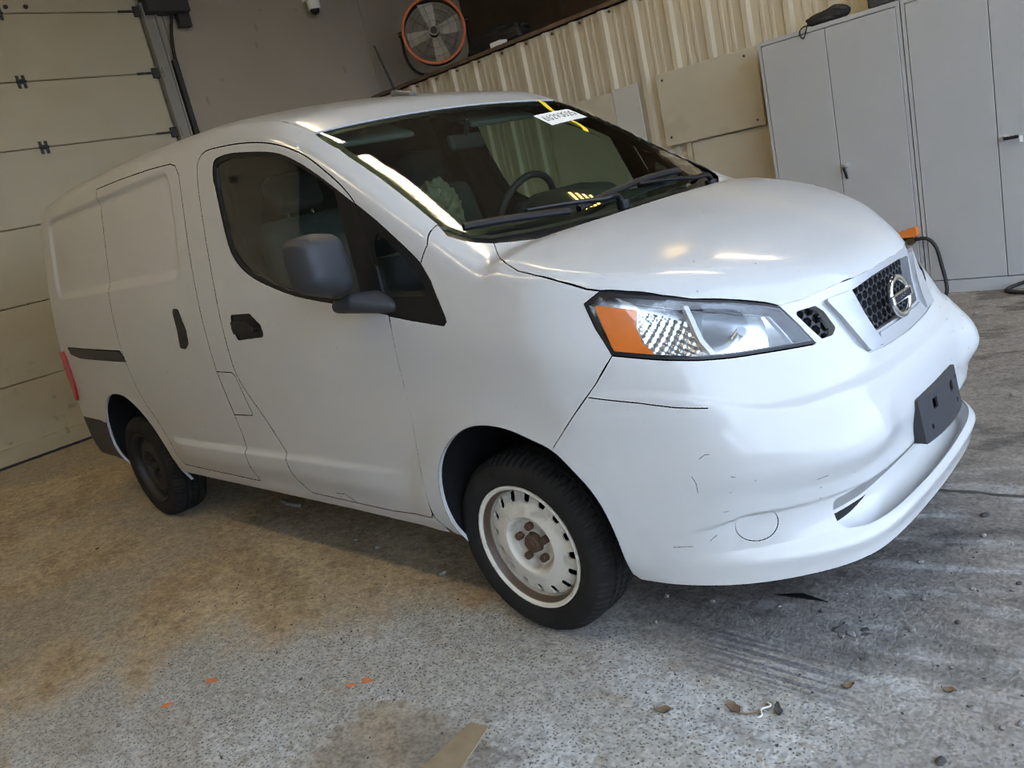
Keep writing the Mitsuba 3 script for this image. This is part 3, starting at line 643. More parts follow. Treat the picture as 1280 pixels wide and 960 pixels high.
# tyre: outward side at y = +.012, inner at -.19
tp = [(.205, -.004), (.215, .004), (.235, .011), (.255, .012), (.275, .006), (.286, -.003), (.292, -.013), (.296, -.022)]
tread = []
for g in (-.055, -.088, -.121):
    tread += [(.2985, g + .006), (.2905, g + .0045), (.2905, g - .0045), (.2985, g - .006)]
tp2 = tp + tread + [(.296, -.156), (.292, -.165), (.286, -.175), (.27, -.184), (.245, -.19), (.215, -.182), (.205, -.174), (.195, -.17), (.195, -.008)]
tyre = revolve(tp2, 288)
r_ = np.hypot(tyre.vertices[:, 0], tyre.vertices[:, 2]); an = np.arctan2(tyre.vertices[:, 2], tyre.vertices[:, 0])
def notch(a, n, w): return (np.mod(a * n / (2 * np.pi), 1) < w)
sh = (tyre.vertices[:, 1] > -.03) & (r_ > .284); sh2 = (r_ > .294)
dep = np.where(sh & notch(an, 72, .3), .006, 0) + np.where(sh2 & ~sh & notch(an + tyre.vertices[:, 1] * 1.5, 72, .24), .005, 0)
f_ = (r_ - dep) / r_; tyre.vertices[:, 0] *= f_; tyre.vertices[:, 2] *= f_
# rim barrel and flange
rim = revolve([(.2065, .004), (.2065, -.006), (.197, -.012), (.190, -.03), (.187, -.17), (.195, -.172), (.195, -.176), (.181, -.176), (.180, -.05), (.181, -.028), (.188, -.008), (.196, .002), (.2015, .005)], 128)
disc_p = [(.1835, -.060), (.1815, -.046), (.177, -.036), (.158, -.027), (.138, -.021), (.126, -.019), (.112, -.012), (.098, -.012), (.088, -.022), (.080, -.036), (.074, -.040), (.034, -.040), (.034, -.046), (.074, -.046), (.082, -.043), (.096, -.020), (.112, -.019), (.126, -.026), (.150, -.031), (.172, -.042), (.178, -.060)]
disc = man(revolve(disc_p, 128))
cut = []
for j in range(16):
    c_ = rbox(.034, .10, .026, .009, 1); c_.apply_translation([.1615, -.03, 0]); c_.apply_transform(trimesh.transformations.rotation_matrix(j * math.pi / 8 + .1, [0, 1, 0])); cut.append(man(c_))
disc = tri(disc - manifold3d.Manifold.batch_boolean(cut, manifold3d.OpType.Add))
nuts = []
for j in range(5):
    a = j * 2 * math.pi / 5 + .35
    n_ = trimesh.creation.cylinder(.0125, .022, sections=6); n_.apply_transform(trimesh.transformations.rotation_matrix(math.pi / 2, [1, 0, 0])); n_.apply_translation([.0572 * math.cos(a), -.03, .0572 * math.sin(a)]); nuts.append(n_)
capm = revolve([(.0005, -.012), (.014, -.012), (.018, -.016), (.026, -.017), (.030, -.022), (.033, -.05), (.0005, -.05)], 40)
back = revolve([(.0005, -.075), (.12, -.075), (.184, -.085), (.184, -.10), (.0005, -.10)], 48)
for cx, front in ((0, True), (-2.926, False)):
    for s in (-1, 1):
        yf = .795
        k = wheel_parts(s, front)
        lab(k, 'front wheel with white slotted steel rim' if front else 'rear wheel with black steel rim')
        add(f'{k}__tire', orient(tyre, s, cx, yf), M_TIRE, 25)
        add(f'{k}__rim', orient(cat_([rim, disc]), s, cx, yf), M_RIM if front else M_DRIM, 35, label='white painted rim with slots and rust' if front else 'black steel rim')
        for n_ in nuts: add(f'{k}__lug_nut', orient(n_, s, cx, yf), M_RUST if front else M_DRIM, 20)
        add(f'{k}__hub_cap', orient(capm, s, cx, yf), M_RUST if front else M_DRIM, 30)
        add(f'{k}__brake_drum', orient(back, s, cx, yf), M_LINER, 30)
# ------------------------------------------------------------------ van: underside and cabin
add(f'{VAN}__underbody', cat_([box(-3.55, .70, -.49, .49, .30, .42), box(-2.33, -.36, -.80, .80, .345, .42)]), M_LINER, False)
add(f'{VAN}__exhaust_pipe', tube([(-2.2, -.45, .22), (-1.6, -.55, .24), (-.9, -.35, .24), (-.2, -.2, .25)], .03, 10), M_RUST, 40)
zz = np.linspace(.43, 1.80, 20); yb = side(np.full(20, -1.62), zz) - .03
yb = np.minimum(yb, .80)
bulk = extr(pl(list(zip(yb, zz)) + [(.5, 1.84), (-.5, 1.84)] + list(zip(-yb[::-1], zz[::-1]))), .02)
bulk = trimesh.Trimesh(np.c_[-1.63 + bulk.vertices[:, 2], bulk.vertices[:, 0], bulk.vertices[:, 1]], bulk.faces, process=False)
add(f'{VAN}__bulkhead', bulk, M_TRIM, False, label='dark partition behind the seats')
add(f'{VAN}__cabin_floor', box(-1.62, -.30, -.76, .76, .42, .47), M_LINER, False)
dp = [(-.03, 1.135), (-.16, 1.20), (-.30, 1.232), (-.50, 1.24), (-.60, 1.215), (-.64, 1.15), (-.62, .95), (-.55, .70), (-.25, .62), (-.12, .9)]
dash = extr(rnd(pl(dp), .02), 1.40); dash = trimesh.Trimesh(np.c_[dash.vertices[:, 0], .70 - dash.vertices[:, 2], dash.vertices[:, 1]], dash.faces, process=False)
if dash.volume < 0: dash.invert()
dk = add(f'{VAN}__dashboard', dash, M_DASH, 35, label='dark dashboard')
hood_ = rbox(.26, .40, .14, .06, 2); add(f'{dk}__instrument_hood', place(hood_, (-.50, .37, 1.235), ry=8), M_DASH, 40)
for yv in (-.60, -.06): add(f'{dk}__air_vent', place(rbox(.04, .13, .08, .015), (-.625, yv, 1.16)), M_BLK, 30)
a = np.arange(48) * 2 * np.pi / 48
ringw = tube(np.stack([0 * a, .185 * np.cos(a), .185 * np.sin(a)], 1), .0155, 10, True)
swk = f'{VAN}__steering_wheel'
SW = dict(loc=(-.775, .37, 1.225), ry=25)
add(swk, place(ringw, **SW), M_TEX, 50, label='dark steering wheel')
add(f'{swk}__hub', place(rbox(.07, .15, .13, .03), **SW), M_TEX, 40)
for p in ([0, -.18, 0], [0, .18, 0], [0, 0, -.18]): add(f'{swk}__spoke', place(tube([(0, 0, 0), p], .014, 8), **SW), M_TEX, 40)
add(f'{swk}__column', tube([(-.775, .37, 1.225), (-.50, .37, 1.10)], .035, 12), M_TEX, 40)
M_SEAT = mat('seat', P((.045, .047, .047), .9))
for yv in (-.37, .37):
    k = f'{VAN}__seat'
    k = add(k, place(rbox(.52, .50, .16, .06), (-1.02, yv, .80), ry=-6), M_SEAT, 45, label='grey fabric seat')
    add(f'{k}__backrest', place(rbox(.14, .48, .64, .06), (-1.31, yv, 1.13), ry=-14), M_SEAT, 45)
    add(f'{k}__headrest', place(rbox(.10, .26, .17, .045), (-1.41, yv, 1.545), ry=-10), M_SEAT, 45)
    for d_ in (-.06, .06): add(f'{k}__headrest_post', tube([(-1.385, yv + d_, 1.40), (-1.405, yv + d_, 1.50)], .007, 8), M_CHR, 40)
    add(f'{k}__base', box(-1.2, -.85, yv - .2, yv + .2, .46, .74), M_LINER, False)
k = add(f'{VAN}__rear_view_mirror', place(rbox(.035, .22, .065, .016), (-.70, 0.02, 1.575), ry=-8, rz=10), M_TEX, 40, label='interior rear view mirror')
add(f'{k}__stalk', tube([(-.69, .02, 1.60), (-.655, .01, 1.655)], .01, 8), M_TEX, 40)
for yv in (-.36, .36):
    V = place(rbox(.17, .40, .022, .01), (-.86, yv, 1.675), ry=24); add(f'{VAN}__sun_visor', V, M_HEAD, 40)
for s in (-1, 1):
    w_in = fdoor.buffer(-.02).difference(win.buffer(.0))
    add(f'{VAN}__door_trim', patch(w_in, 'side', .05, s, -.06, 0), M_TRIM)
# seat belt on the pillar and a crumpled pale cover over the inner edge of the driver's seat
add(f'{VAN}__seat_belt', cat_([box(-1.50, -1.46, -.705, -.70, .9, 1.60)]), M_HEAD, False)
g = trimesh.creation.icosphere(4, 1.0); v = g.vertices
v = v * (1 + .5 * (meshkit.fbm(v * 2.6, 4, 3)[:, None] - .5)) * [.06, .12, .15]; v = v + (meshkit.fbm(v * 40, 3, 5)[:, None] - .5) * .05 * (v / np.linalg.norm(v, axis=1, keepdims=True))
M_BAG = mat('bag', P((.32, .25, .15), .4, clearcoat=.6))
cover = trimesh.Trimesh(v + [-1.19, .24, 1.32], g.faces, process=False)
add('crumpled_seat_cover', cover, M_BAG, 20, label='crumpled pale plastic cover on the seat, seen through the windshield', cat='plastic cover')

# ------------------------------------------------------------------ room
WX, WY, CY, CZ = -6.20, 4.10, 3.61, 4.75
def _door(p, n, uv):
    st = smoothstep(.45, .8, fbm(p.y * 1.5, p.z * 2.2, 3)) * .35 + smoothstep(1.3, .0, p.z) * fbm(p.y * 2.2, p.z * 5, 1) * .75
    sp = smoothstep(.66, .85, fbm(p.y * 11, p.z * 15, 2, octaves=4)) * .45 * smoothstep(1.3, .1, p.z)
    return mix(mix((.43, .385, .275), (.34, .275, .16), dr.clip(st, 0, 1)), (.10, .07, .04), sp)
M_DOOR = mat('garage_door', P(proc(_door), .55))
M_DARK = mat('dark_metal', P((.03, .03, .03), .6))
M_ZINC = mat('zinc', P((.30, .29, .26), .5, .4))
def _rear(p, n, uv):
    m = fbm(p.y * 1.1, p.z * .8, 5)
    sc = smoothstep(.78, .84, fbm(p.y * 9, p.z * 6, 2)) * .35
    return mix(mix((.38, .33, .265), (.31, .265, .21), m), (.13, .11, .09), sc)
M_REAR = mat('rear_wall', P(proc(_rear), .75))
def _corr(p, n, uv):
    m = fbm(p.x * 3.3, p.z * .5, 5); v = fbm(p.x * 12, p.z * .5, 1)
    rust = smoothstep(2.5, 2.72, p.z) * smoothstep(.45, .7, fbm(p.x * 9, p.z * 7, 4)) * .8
    return mix(mix((.55, .495, .385), (.47, .42, .32), m * .7 + v * .3), (.22, .12, .05), rust)
M_CORR = mat('corrugated', P(proc(_corr), .5))
M_SHEET = mat('flat_sheet', P((.50, .455, .365), .55)); M_SHEET2 = mat('white_sheet', P((.50, .49, .46), .55))
def _board(p, n, uv):
    d = smoothstep(.55, .75, fbm(p.x * 4, p.z * 6, 1)) * .25
    return mix((.47, .43, .34), (.33, .28, .19), d)
M_BOARD = mat('board', P(proc(_board), .6))
M_CAB = mat('cabinet', P((.37, .37, .37), .45))
M_BROWN = mat('loft_brown', P(proc(lambda p, n, uv: mix((.065, .042, .022), (.03, .02, .012), fbm(p.x * 4, p.y * 3, p.z * .7))), .9))
M_RUSTY = mat('rusty_trim', P(proc(lambda p, n, uv: mix((.16, .11, .07), (.05, .03, .02), fbm(p.x * 12, p.y * 12, p.z * 12))), .8))
M_CEIL = mat('ceiling', P((.20, .19, .17), .85)); M_CORRD = mat('corrugated_dim', P((.33, .30, .24), .55))
M_LWALL = mat('left_wall', P((.52, .49, .43), .8))
def S(name, mesh, m, smooth=False, label=None): return add(name, mesh, m, smooth, label=label, kind='structure')

def _floor(p, n, uv):
    x, y = p.x, p.y
    big = fbm(x * .9 + 3, y * 1.3, 1, octaves=4); mid = fbm(x * 2.6, y * 5.2 + x * 1.2, 4, octaves=5); fine = fbm(x * 24, y * 34, 2, octaves=4); grit = noise(x * 130, y * 130, 3)
    d1, d2, r = voronoi(x * 84 + 3 * fine, y * 84 + 2 * mid)
    chip = smoothstep(.36, .16, d1) * smoothstep(.38, .55, r)
    # brown dirt over the back of the bay
    dirt = mix((.285, .21, .125), (.46, .37, .24), smoothstep(.25, .75, mid * .55 + fine * .45))
    dirt = mix(dirt, (.47, .40, .28), smoothstep(.5, .75, big) * .6)
    # worn grey paint with chips in a lane beside the front wheel
    lane = smoothstep(-1.25, -.35, x + (y + 1.0) * -.75 + (mid - .5) * 1.5 + (big - .5) * .8)
    near = smoothstep(-.45, -.95, y - .10 * x + (mid - .5) * .55)
    worn = smoothstep(.30, .50, .55 * mid + .45 * big + .12 * (fine - .5) + .06)
    worn = worn * (1 - .85 * smoothstep(.40, .22, dr.sqrt(dr.square(x - .02) + dr.square((y + 1.45) * 1.3)) + (fine - .5) * .25 + (mid - .5) * .3))
    paintm = dr.clip(lane * near * worn * 1.25, 0, 1) * (1 - .75 * smoothstep(.80, 1.05, x + (mid - .5) * .5))
    grey = mix(mix((.44, .44, .42), (.37, .36, .325), smoothstep(.35, .65, mid)), (.12, .11, .095), chip * .8)
    grey = mix(grey, (.28, .24, .19), smoothstep(.56, .8, fine) * .5)
    conc = mix((.145, .125, .10), (.27, .245, .205), fine * .6 + mid * .4)
    # bare concrete, streaked and darker, ahead of the van and along the cabinets
    ahead = smoothstep(-.55, .35, x + (mid - .5) * .6 + smoothstep(-.6, .2, y) * .3)
    stk = fbm(x * 2.4 + y * .5, (y - .22 * x) * 17, 6, octaves=4)
    mot = fbm(x * 7, y * 9, 14, octaves=4)
    bare = mix((.115, .10, .088), (.27, .25, .225), fine * .4 + stk * .25 + mot * .35)
    bare = mix(bare, (.46, .46, .45), smoothstep(.52, .74, stk * .7 + mot * .3) * .42 * smoothstep(1.6, .3, y))
    bare = mix(bare, (.055, .052, .05), smoothstep(.54, .72, fbm(x * 4.2, (y - .2 * x) * 8, 8, octaves=5)) * .65)
    pale = smoothstep(.25, .55, mid * .6 + big * .4) * smoothstep(.05, -.75, y + (mid - .5) * .9) * smoothstep(.3, .8, x)
    bare = mix(bare, (.36, .36, .35), pale * .30)
    back = mix(mix(dirt, conc, smoothstep(.45, .7, big + .3 * (mid - .5)) * .6), bare, ahead)
    c = mix(back, grey, paintm)
    # scrubbed tyre arcs ahead of the wheel
    a = dr.abs(y + .655)
    arc = smoothstep(.16, .05, a) * smoothstep(.42, .58, x + y * .3 + .2) * smoothstep(1.02, .80, x) * smoothstep(.42, .66, noise(x * 2.2, (y + .02 * x) * 110))
    c = mix(c, (.06, .062, .085), arc * .55)
    # floor colour darkened in a patch under the engine
    dark_patch = smoothstep(.75, .2, dr.sqrt(dr.square(x - .35) + dr.square(y + .1)) + (mid - .5) * .5) * .55
    c = mix(c, (.055, .05, .047), dark_patch)
    crack = smoothstep(.018, .004, dr.abs(y - .47 - .04 * x + .03 * (fine - .5))) * smoothstep(.4, .6, x)
    c = mix(c, (.03, .03, .03), crack * .85)
    g2 = noise(x * 52, y * 74, 9)
    return c * (.62 + .48 * grit + .28 * g2)
scene['m_floor'] = {'type': 'twosided', 'bsdf': {'type': 'bumpmap', 'arbitrary': proc(lambda p, n, uv: fbm(p.x * 45, p.y * 45, 1, octaves=3) + .5 * noise(p.x * 190, p.y * 190)), 'scale': .0035, 'bsdf': P(proc(_floor), .7, spec=.3)}}
S('floor', box(WX - .3, 3.9, -4.3, 6.2, -.12, 0), 'm_floor')
M_GRND = mat("yard", P((.16, .16, .155), .9))
S('ground', box(3.9, 40, -30, 30, -.14, -.02), M_GRND)
S('ceiling', box(WX - .2, 3.9, -4.3, 6.2, CZ, CZ + .1), M_CEIL)
S('wall_left', cat_([box(WX - .2, 2.75, -4.3, -4.2, 0, CZ), box(2.75, 3.9, -4.3, -4.2, 4.2, CZ)]), M_BROWN)  # front end left open below the header, added to light fender and bumper
S('wall_front', cat_([box(3.8, 3.9, -4.3, -4.1, 0, CZ), box(3.8, 3.9, 3.5, 6.2, 0, CZ), box(3.8, 3.9, -4.3, 3.5, 4.2, CZ)]), M_LWALL)
S('wall_loft', box(WX, 3.8, 5.85, 5.95, 2.4, CZ), M_BROWN)
for x_, a_ in ((-4.6, .02), (-3.5, -.03), (-2.1, .02)): add('wall_loft__batten', box(x_, x_ + .05, 5.80, 5.85, 2.5, CZ), M_BROWN, False)
# rear wall of broad panels, seam at y = 1.79
S('wall_rear', cat_([box(WX - .1, WX, -4.2, 6.0, 4.35, CZ), box(WX - .12, WX - .06, 1.5, 6.0, 0, 4.4)]), M_DARK)
for y0, y1 in ((1.52, 1.786), (1.794, 4.2), (4.206, 5.9)):
    add('wall_rear__panel', cbox(WX - .07, WX, y0, y1, 0, 4.35, .003), M_REAR, False)
# garage door
D1 = 'door_1'
S(D1, box(WX - .10, WX - .035, -4.18, 1.56, 0, 4.35), M_DARK, label='closed cream sectional garage door')
edges = [.085, .66, 1.288, 1.92, 2.553, 3.105, 3.66, 4.30]
for z0, z1 in zip(edges[:-1], edges[1:]):
    pm = cbox(WX - .03, WX + .03, -4.15, 1.545, z0 + .003, z1 - .003, .006)
    add(f'{D1}__panel', pm, M_DOOR, False)
add(f'{D1}__bottom_rail', cat_([cbox(WX - .02, WX + .045, -4.15, .05, .022, .16, .004)]), M_DOOR, False)
add(f'{D1}__bottom_rail', cbox(WX - .02, WX + .045, .07, 1.545, .022, .083, .004), M_DOOR, False)
add(f'{D1}__bottom_seal', box(WX - .03, WX + .035, -4.15, 1.55, 0.0, .022), M_RUB, False)
for z in edges[1:-1]:
    for y in (-3.1, -1.35, .34):
        h = cat_([box(WX + .03, WX + .042, y - .035, y - .012, z - .055, z + .05), box(WX + .03, WX + .042, y + .012, y + .035, z - .055, z + .05), place(trimesh.creation.cylinder(.009, .08, sections=10), (WX + .045, y, z), rx=90), box(WX + .03, WX + .04, y - .03, y + .03, z - .02, z + .02)])
        add(f'{D1}__hinge', h, M_DARK, False)
    h = cat_([box(WX + .03, WX + .05, 1.36, 1.60, z - .010, z + .008), box(WX + .03, WX + .06, 1.50, 1.60, z - .05, z + .04)]); add(f'{D1}__roller_bracket', h, M_DARK, False)
for y in (.42, .58): add(f'{D1}__bolt', place(trimesh.creation.cylinder(.018, .02, sections=10), (WX + .035, y, 3.71), ry=90), M_DARK, 30)
add(f'{D1}__strut', box(WX + .03, WX + .10, -4.1, .72, 3.82, 3.92), M_DARK, False)
tk = add(f'{D1}__track', cat_([box(WX + .03, WX + .05, 1.56, 1.70, 0, 3.72), box(WX + .05, WX + .10, 1.56, 1.575, 0, 3.72), box(WX + .05, WX + .075, 1.685, 1.70, 0, 3.72)]), M_ZINC, False, label='steel door track')
add(f'{D1}__track_angle', cat_([box(WX, WX + .10, 1.715, 1.76, 0, 3.2), box(WX, WX + .02, 1.70, 1.80, 0, 3.15)]), M_DARK, False)
curve = spl([(WX + .08, 1.64, 3.70), (WX + .10, 1.64, 3.95), (WX + .25, 1.64, 4.2), (WX + .6, 1.64, 4.35), (WX + 2.2, 1.64, 4.40)], 30)
add(f'{D1}__track_curve', tube(curve, .035, 8), M_DARK, 40)
add(f'{D1}__spring_bracket', cat_([box(WX + .03, WX + .18, 1.58, 2.00, 3.62, 3.98), box(WX + .03, WX + .10, 1.90, 2.02, 3.5, 3.7)]), M_DARK, False)
add('door_cable', tube(spl([(WX + .06, 1.98, 3.95), (WX + .07, 1.90, 3.72), (WX + .06, 1.80, 3.45), (WX + .06, 1.755, 3.0), (WX + .12, 1.74, 2.3), (WX + .12, 1.73, 1.2), (WX + .1, 1.73, .2)], 50), .016, 8), M_RUB, 40, label='black cable running down beside the garage door track', cat='cable')
# corrugated partition
def corr_profile(x0, x1):
    pts = []; k0 = math.floor((x0 + 2.479) / .336); x = -2.479 + .336 * k0
    while x < x1 + .34:
        pts += [(x - .045, 0), (x - .022, .032), (x + .022, .032), (x + .045, 0)]
        for d_ in (.125, .205): pts += [(x + d_ - .022, 0), (x + d_ - .010, .005), (x + d_ + .010, .005), (x + d_ + .022, 0)]
        x += .336
    return [p for p in pts if x0 <= p[0] <= x1]
def corr(x0, x1, z0, z1):
    pr = [(x0, 0)] + corr_profile(x0, x1) + [(x1, 0)]
    poly = pl([(x, WY - d_) for x, d_ in pr] + [(x1, WY + .02), (x0, WY + .02)]); m = extr(poly, z1 - z0); m.apply_translation([0, 0, z0]); return m
S('wall_right', box(WX, 3.8, WY + .02, WY + .10, 0, 2.64), M_DARK)
xs_ = [WX, -5.2, -4.2, -3.2, -2.2, -1.2, 0.3, 1.8, 3.3, 6.5]; xs_ = [WX] + [-2.479 + .336 * k + .09 for k in (-8, -5, -2, 1, 4, 7, 10, 13, 16)] + [3.8]
for x0, x1 in zip(xs_[:-1], xs_[1:]): add('wall_right__sheet', corr(x0, x1 - .001, 0, 2.645), M_CORR, False)
for x0, x1 in zip(xs_[:-2], xs_[1:-1]):
    m = corr(x0, x1 - .001, 0, 2.645); m = trimesh.Trimesh(m.vertices * [1, -1, 1] + [0, -.09, 0], m.faces[:, ::-1], process=False); add('wall_left__sheet', m, M_CORRD, False)
S('trim_1', cat_([box(WX, 3.8, WY - .05, WY + .16, 2.66, 2.69), box(WX, 3.8, WY - .05, WY - .045, 2.655, 2.69)]), M_RUSTY)
S('floor_loft', box(WX, 3.8, WY + .10, 5.85, 2.60, 2.66), M_BROWN)
for k in range(-10, 4):
    add('wall_right__screw', place(trimesh.creation.cylinder(.012, .014, sections=8), (-2.479 + .336 * k + .09, WY - .012, 2.615), rx=90), M_RUSTY, 30)
add('wall_right__flat_sheet', cbox(-3.62, -2.83, WY - .045, WY - .036, .9, 1.95, .002), M_SHEET, False)
add('wall_right__flat_sheet', cbox(-2.825, -2.545, WY - .047, WY - .036, .9, 1.965, .002), M_SHEET2, False)
add('wall_right__lower_sheet', cbox(-2.10, -1.2, WY - .044, WY - .036, .2, 1.36, .002), M_SHEET, False)
# pinned board
bk_ = add('wall_board', cbox(-2.335, -1.40, WY - .075, WY - .050, 1.37, 1.975, .003), M_BOARD, False, label='cream rectangular board screwed to the corrugated wall left of the cabinets', cat='board')
add('wall_board__spacer', cat_([box(-2.25, -2.2, WY - .05, WY - .03, 1.4, 1.95), box(-1.55, -1.5, WY - .05, WY - .03, 1.4, 1.95)]), M_DARK, False)
for x, z in ((-2.27, 1.92), (-1.5, 1.92), (-1.46, 1.42), (-2.27, 1.44)): add('wall_board__screw', place(trimesh.creation.cylinder(.009, .01, sections=8), (x, WY - .078, z), rx=90), M_DARK, 30)
# ------------------------------------------------------------------ storage cabinets
def cabinet(x0, x1, label, hx, horiz):
    k = 'storage_cabinet' if 'storage_cabinet' not in labels else 'storage_cabinet_001'
    lab(k, label, 'cabinet', 'white steel storage cabinets')
    z1 = 1.945; y0, y1 = CY, CY + .44; t = .004
    body = cat_([box(x0, x0 + .022, y0, y1, 0, z1), box(x1 - .022, x1, y0, y1, 0, z1), box(x0, x1, y0, y1, z1 - .03, z1), box(x0, x1, y0, y1, 0, .085), box(x0, x1, y1 - .01, y1, 0, z1)])
    add(f'{k}__body', body, M_CAB, False)
    xm = (x0 + x1) / 2
    for a, b in ((x0 + .026, xm - .0025), (xm + .0025, x1 - .026)):
        dk_ = add(f'{k}__door', cbox(a, b, y0 - .002, y0 + .016, .090, z1 - .035, .0025), M_CAB, False)
    c = (xm + .035, y0 - .012, .965)
    hk_ = f'{dk_}__handle'
    m = [place(trimesh.creation.cylinder(.016, .03, sections=20), c, rx=90), place(trimesh.creation.cylinder(.011, .02, sections=16), (c[0], c[1] - .02, c[2]), rx=90)]
    lev = place(rbox(.085, .014, .02, .006), (.045, -.028, 0)); lev = place(lev, c, ry=0 if horiz else 78)
    add(hk_, cat_(m), M_CHR, 30, label='chrome lock boss'); add(f'{dk_}__lever', lev, M_BLK, 30, label='black lever')
    return k
cabinet(-1.175, -.192, 'white steel cabinet beside the cream wall board, its lever hanging down', 0, False)
kc = cabinet(-.184, .80, 'white steel cabinet at the picture edge with a level black lever and key tag', 0, True)
add(f'{kc}__key_tag', cbox(.435, .452, CY - .045, CY - .04, .93, .968, .001), M_WHITE, False)
# things on the cabinets
def bag_shape(sc, seed):
    g = trimesh.creation.icosphere(4, 1.); v = g.vertices; v = np.sign(v) * np.abs(v) ** .75; v = v * (1 + .45 * (meshkit.fbm(v * 1.8, 4, seed)[:, None] - .5)); return trimesh.Trimesh(v * sc, g.faces, process=False)
ZC = 1.945
m = bag_shape([.15, .07, .042], 4); v = m.vertices; v[:, 2] += np.interp(v[:, 0], [-.15, 0, .06, .15], [-.005, .0, .022, .012]) * (v[:, 2] > -.01); v[:, 2] -= v[:, 2].min()
m.apply_translation([-.695, CY + .12, ZC + .001]); k = add('black_pouch', m, M_RUB, 35, label='black soft pouch lying on top of the cabinet above the board end', cat='pouch')
add(f'{k}__strap', tube(spl([(-.82, CY + .08, ZC + .015), (-.845, CY + .02, ZC + .01), (-.85, CY - .012, ZC - .03), (-.83, CY - .015, ZC - .06), (-.81, CY - .012, ZC - .03), (-.80, CY + .03, ZC + .012)], 40), .005, 6), M_RUB, 40)
k = add('storage_case', cbox(-.415, .1, CY + .08, CY + .36, ZC, ZC + .26, .015), M_TEX, False, label='dark boxy case on the cabinets at the top edge of the picture', cat='case')
add(f'{k}__lid', cbox(-.42, .105, CY + .075, CY + .365, ZC + .20, ZC + .215, .004), M_BLK, False)
# hose with an orange nozzle against the cabinets
M_ORG = mat('orange', P((.62, .17, .025), .5))
M_BRASS = mat('brass', P((.10, .075, .04), .45, .6))
hy = CY - .07
hose = spl([(-.235, hy, .395), (-.19, hy - .005, .405), (-.13, hy - .01, .398), (-.085, hy - .01, .34), (-.065, hy - .01, .25), (-.045, hy - .01, .12), (-.032, hy - .04, .04), (-.03, hy - .12, .013), (-.06, hy - .35, .013), (-.12, hy - .6, .013), (-.3, hy - .8, .013)], 90)
k = add('air_hose', tube(hose, .012, 10), M_RUB, 45, label='black hose with an orange nozzle hanging at the cabinets behind the van nose', cat='hose')
noz = trimesh.convex.convex_hull(np.array([(x, y, z) for x, z in ((-.335, .455), (-.325, .425), (-.20, .425), (-.19, .44), (-.195, .485), (-.21, .488)) for y in (hy - .03, hy + .03)]))
add(f'{k}__nozzle', noz, M_ORG, False, label='orange nozzle')
add(f'{k}__coupler', place(trimesh.creation.cylinder(.026, .05, sections=16), (-.24, hy, .395), rx=90), M_BRASS, 30, label='dark brass coupler')
add(f'{k}__hook', cat_([box(-.30, -.22, hy + .02, CY - .004, .40, .415), box(-.30, -.285, hy - .02, CY - .004, .395, .43)]), M_DARK, False)
add('black_cable', tube(spl([(.31, CY - .07, .013), (.36, CY - .03, .03), (.45, CY - .02, .05), (.6, CY - .05, .02), (.75, CY - .10, .013), (.6, CY - .16, .013), (.42, CY - .17, .013), (.33, CY - .12, .013), (.31, CY - .07, .013)], 60), .012, 8), M_RUB, 45, label='loop of black cable on the floor at the right edge of the picture', cat='cable')
# ------------------------------------------------------------------ drum fan on the ledge
FC = np.array([-5.17, 4.30, 3.115]); to = np.array(CAM) - FC; to[2] = 0; to /= np.linalg.norm(to); ang = math.degrees(math.atan2(to[1], to[0]))
def fan_place(m): return place(m, FC, rz=ang)     # built facing +x
R = .335
M_FORG = mat('fan_orange', P((.55, .15, .06), .5)); M_BLADE = mat('blade', P((.42, .39, .33), .5, .1)); M_FDK = mat('fan_dark', P((.045, .042, .038), .7))
lab('drum_fan', 'round drum fan with an orange rim standing on the ledge above the van', 'fan')
a = np.arange(72) * 2 * np.pi / 72
circ_ = lambda r, x: np.stack([0 * a + x, r * np.cos(a), r * np.sin(a)], 1)
add('drum_fan__front_ring', fan_place(tube(circ_(R, .12), .017, 10, True)), M_FORG, 40, label='orange rim')
drum = revolve([(R, -.12), (R, .12), (R - .004, .12), (R - .004, -.12)], 72); drum = place(drum, rz=-90); add('drum_fan__drum', fan_place(drum), M_FDK, 40)
for j in range(4):
    th = np.radians(97 + 90 * j); rr = np.linspace(.06, .30, 10); wd = np.linspace(.045, .085, 10); V = []
    for r, w in zip(rr, wd):
        for u in (-1, -.4, .4, 1): V.append([.02 + .05 * u * (w / .085) + .012 * u * u, r * math.cos(th) - u * w * math.sin(th), r * math.sin(th) + u * w * math.cos(th)])
    Fc = []
    for i in range(9):
        for c in range(3): Fc += [[i * 4 + c, i * 4 + c + 1, i * 4 + c + 5], [i * 4 + c, i * 4 + c + 5, i * 4 + c + 4]]
    add('drum_fan__blade', fan_place(trimesh.Trimesh(np.array(V), Fc, process=False)), M_BLADE, 50)
add('drum_fan__hub', fan_place(place(trimesh.creation.cylinder(.05, .12, sections=32), (.03, 0, 0), ry=90)), M_FDK, 30)
add('drum_fan__hub_badge', fan_place(tube(np.stack([0 * a + .125, .045 * np.cos(a), .045 * np.sin(a)], 1), .006, 8, True)), M_BLADE, 30)
wires = [tube(circ_(r, .115), .0018, 5, True) for r in (.10, .18, .26)] + [tube([(.118, .045 * math.cos(t), .045 * math.sin(t)), (.118, R * math.cos(t), R * math.sin(t))], .002, 5) for t in np.arange(8) * math.pi / 4 + .2]
add('drum_fan__guard', fan_place(cat_(wires)), M_FDK, 30)
add('drum_fan__back_guard', fan_place(cat_([tube(circ_(r, -.11), .003, 5, True) for r in (.14, .25)] + [tube([(-.112, 0, 0), (-.112, R * math.cos(t), R * math.sin(t))], .0025, 5) for t in np.arange(8) * math.pi / 4])), M_FDK, 30)
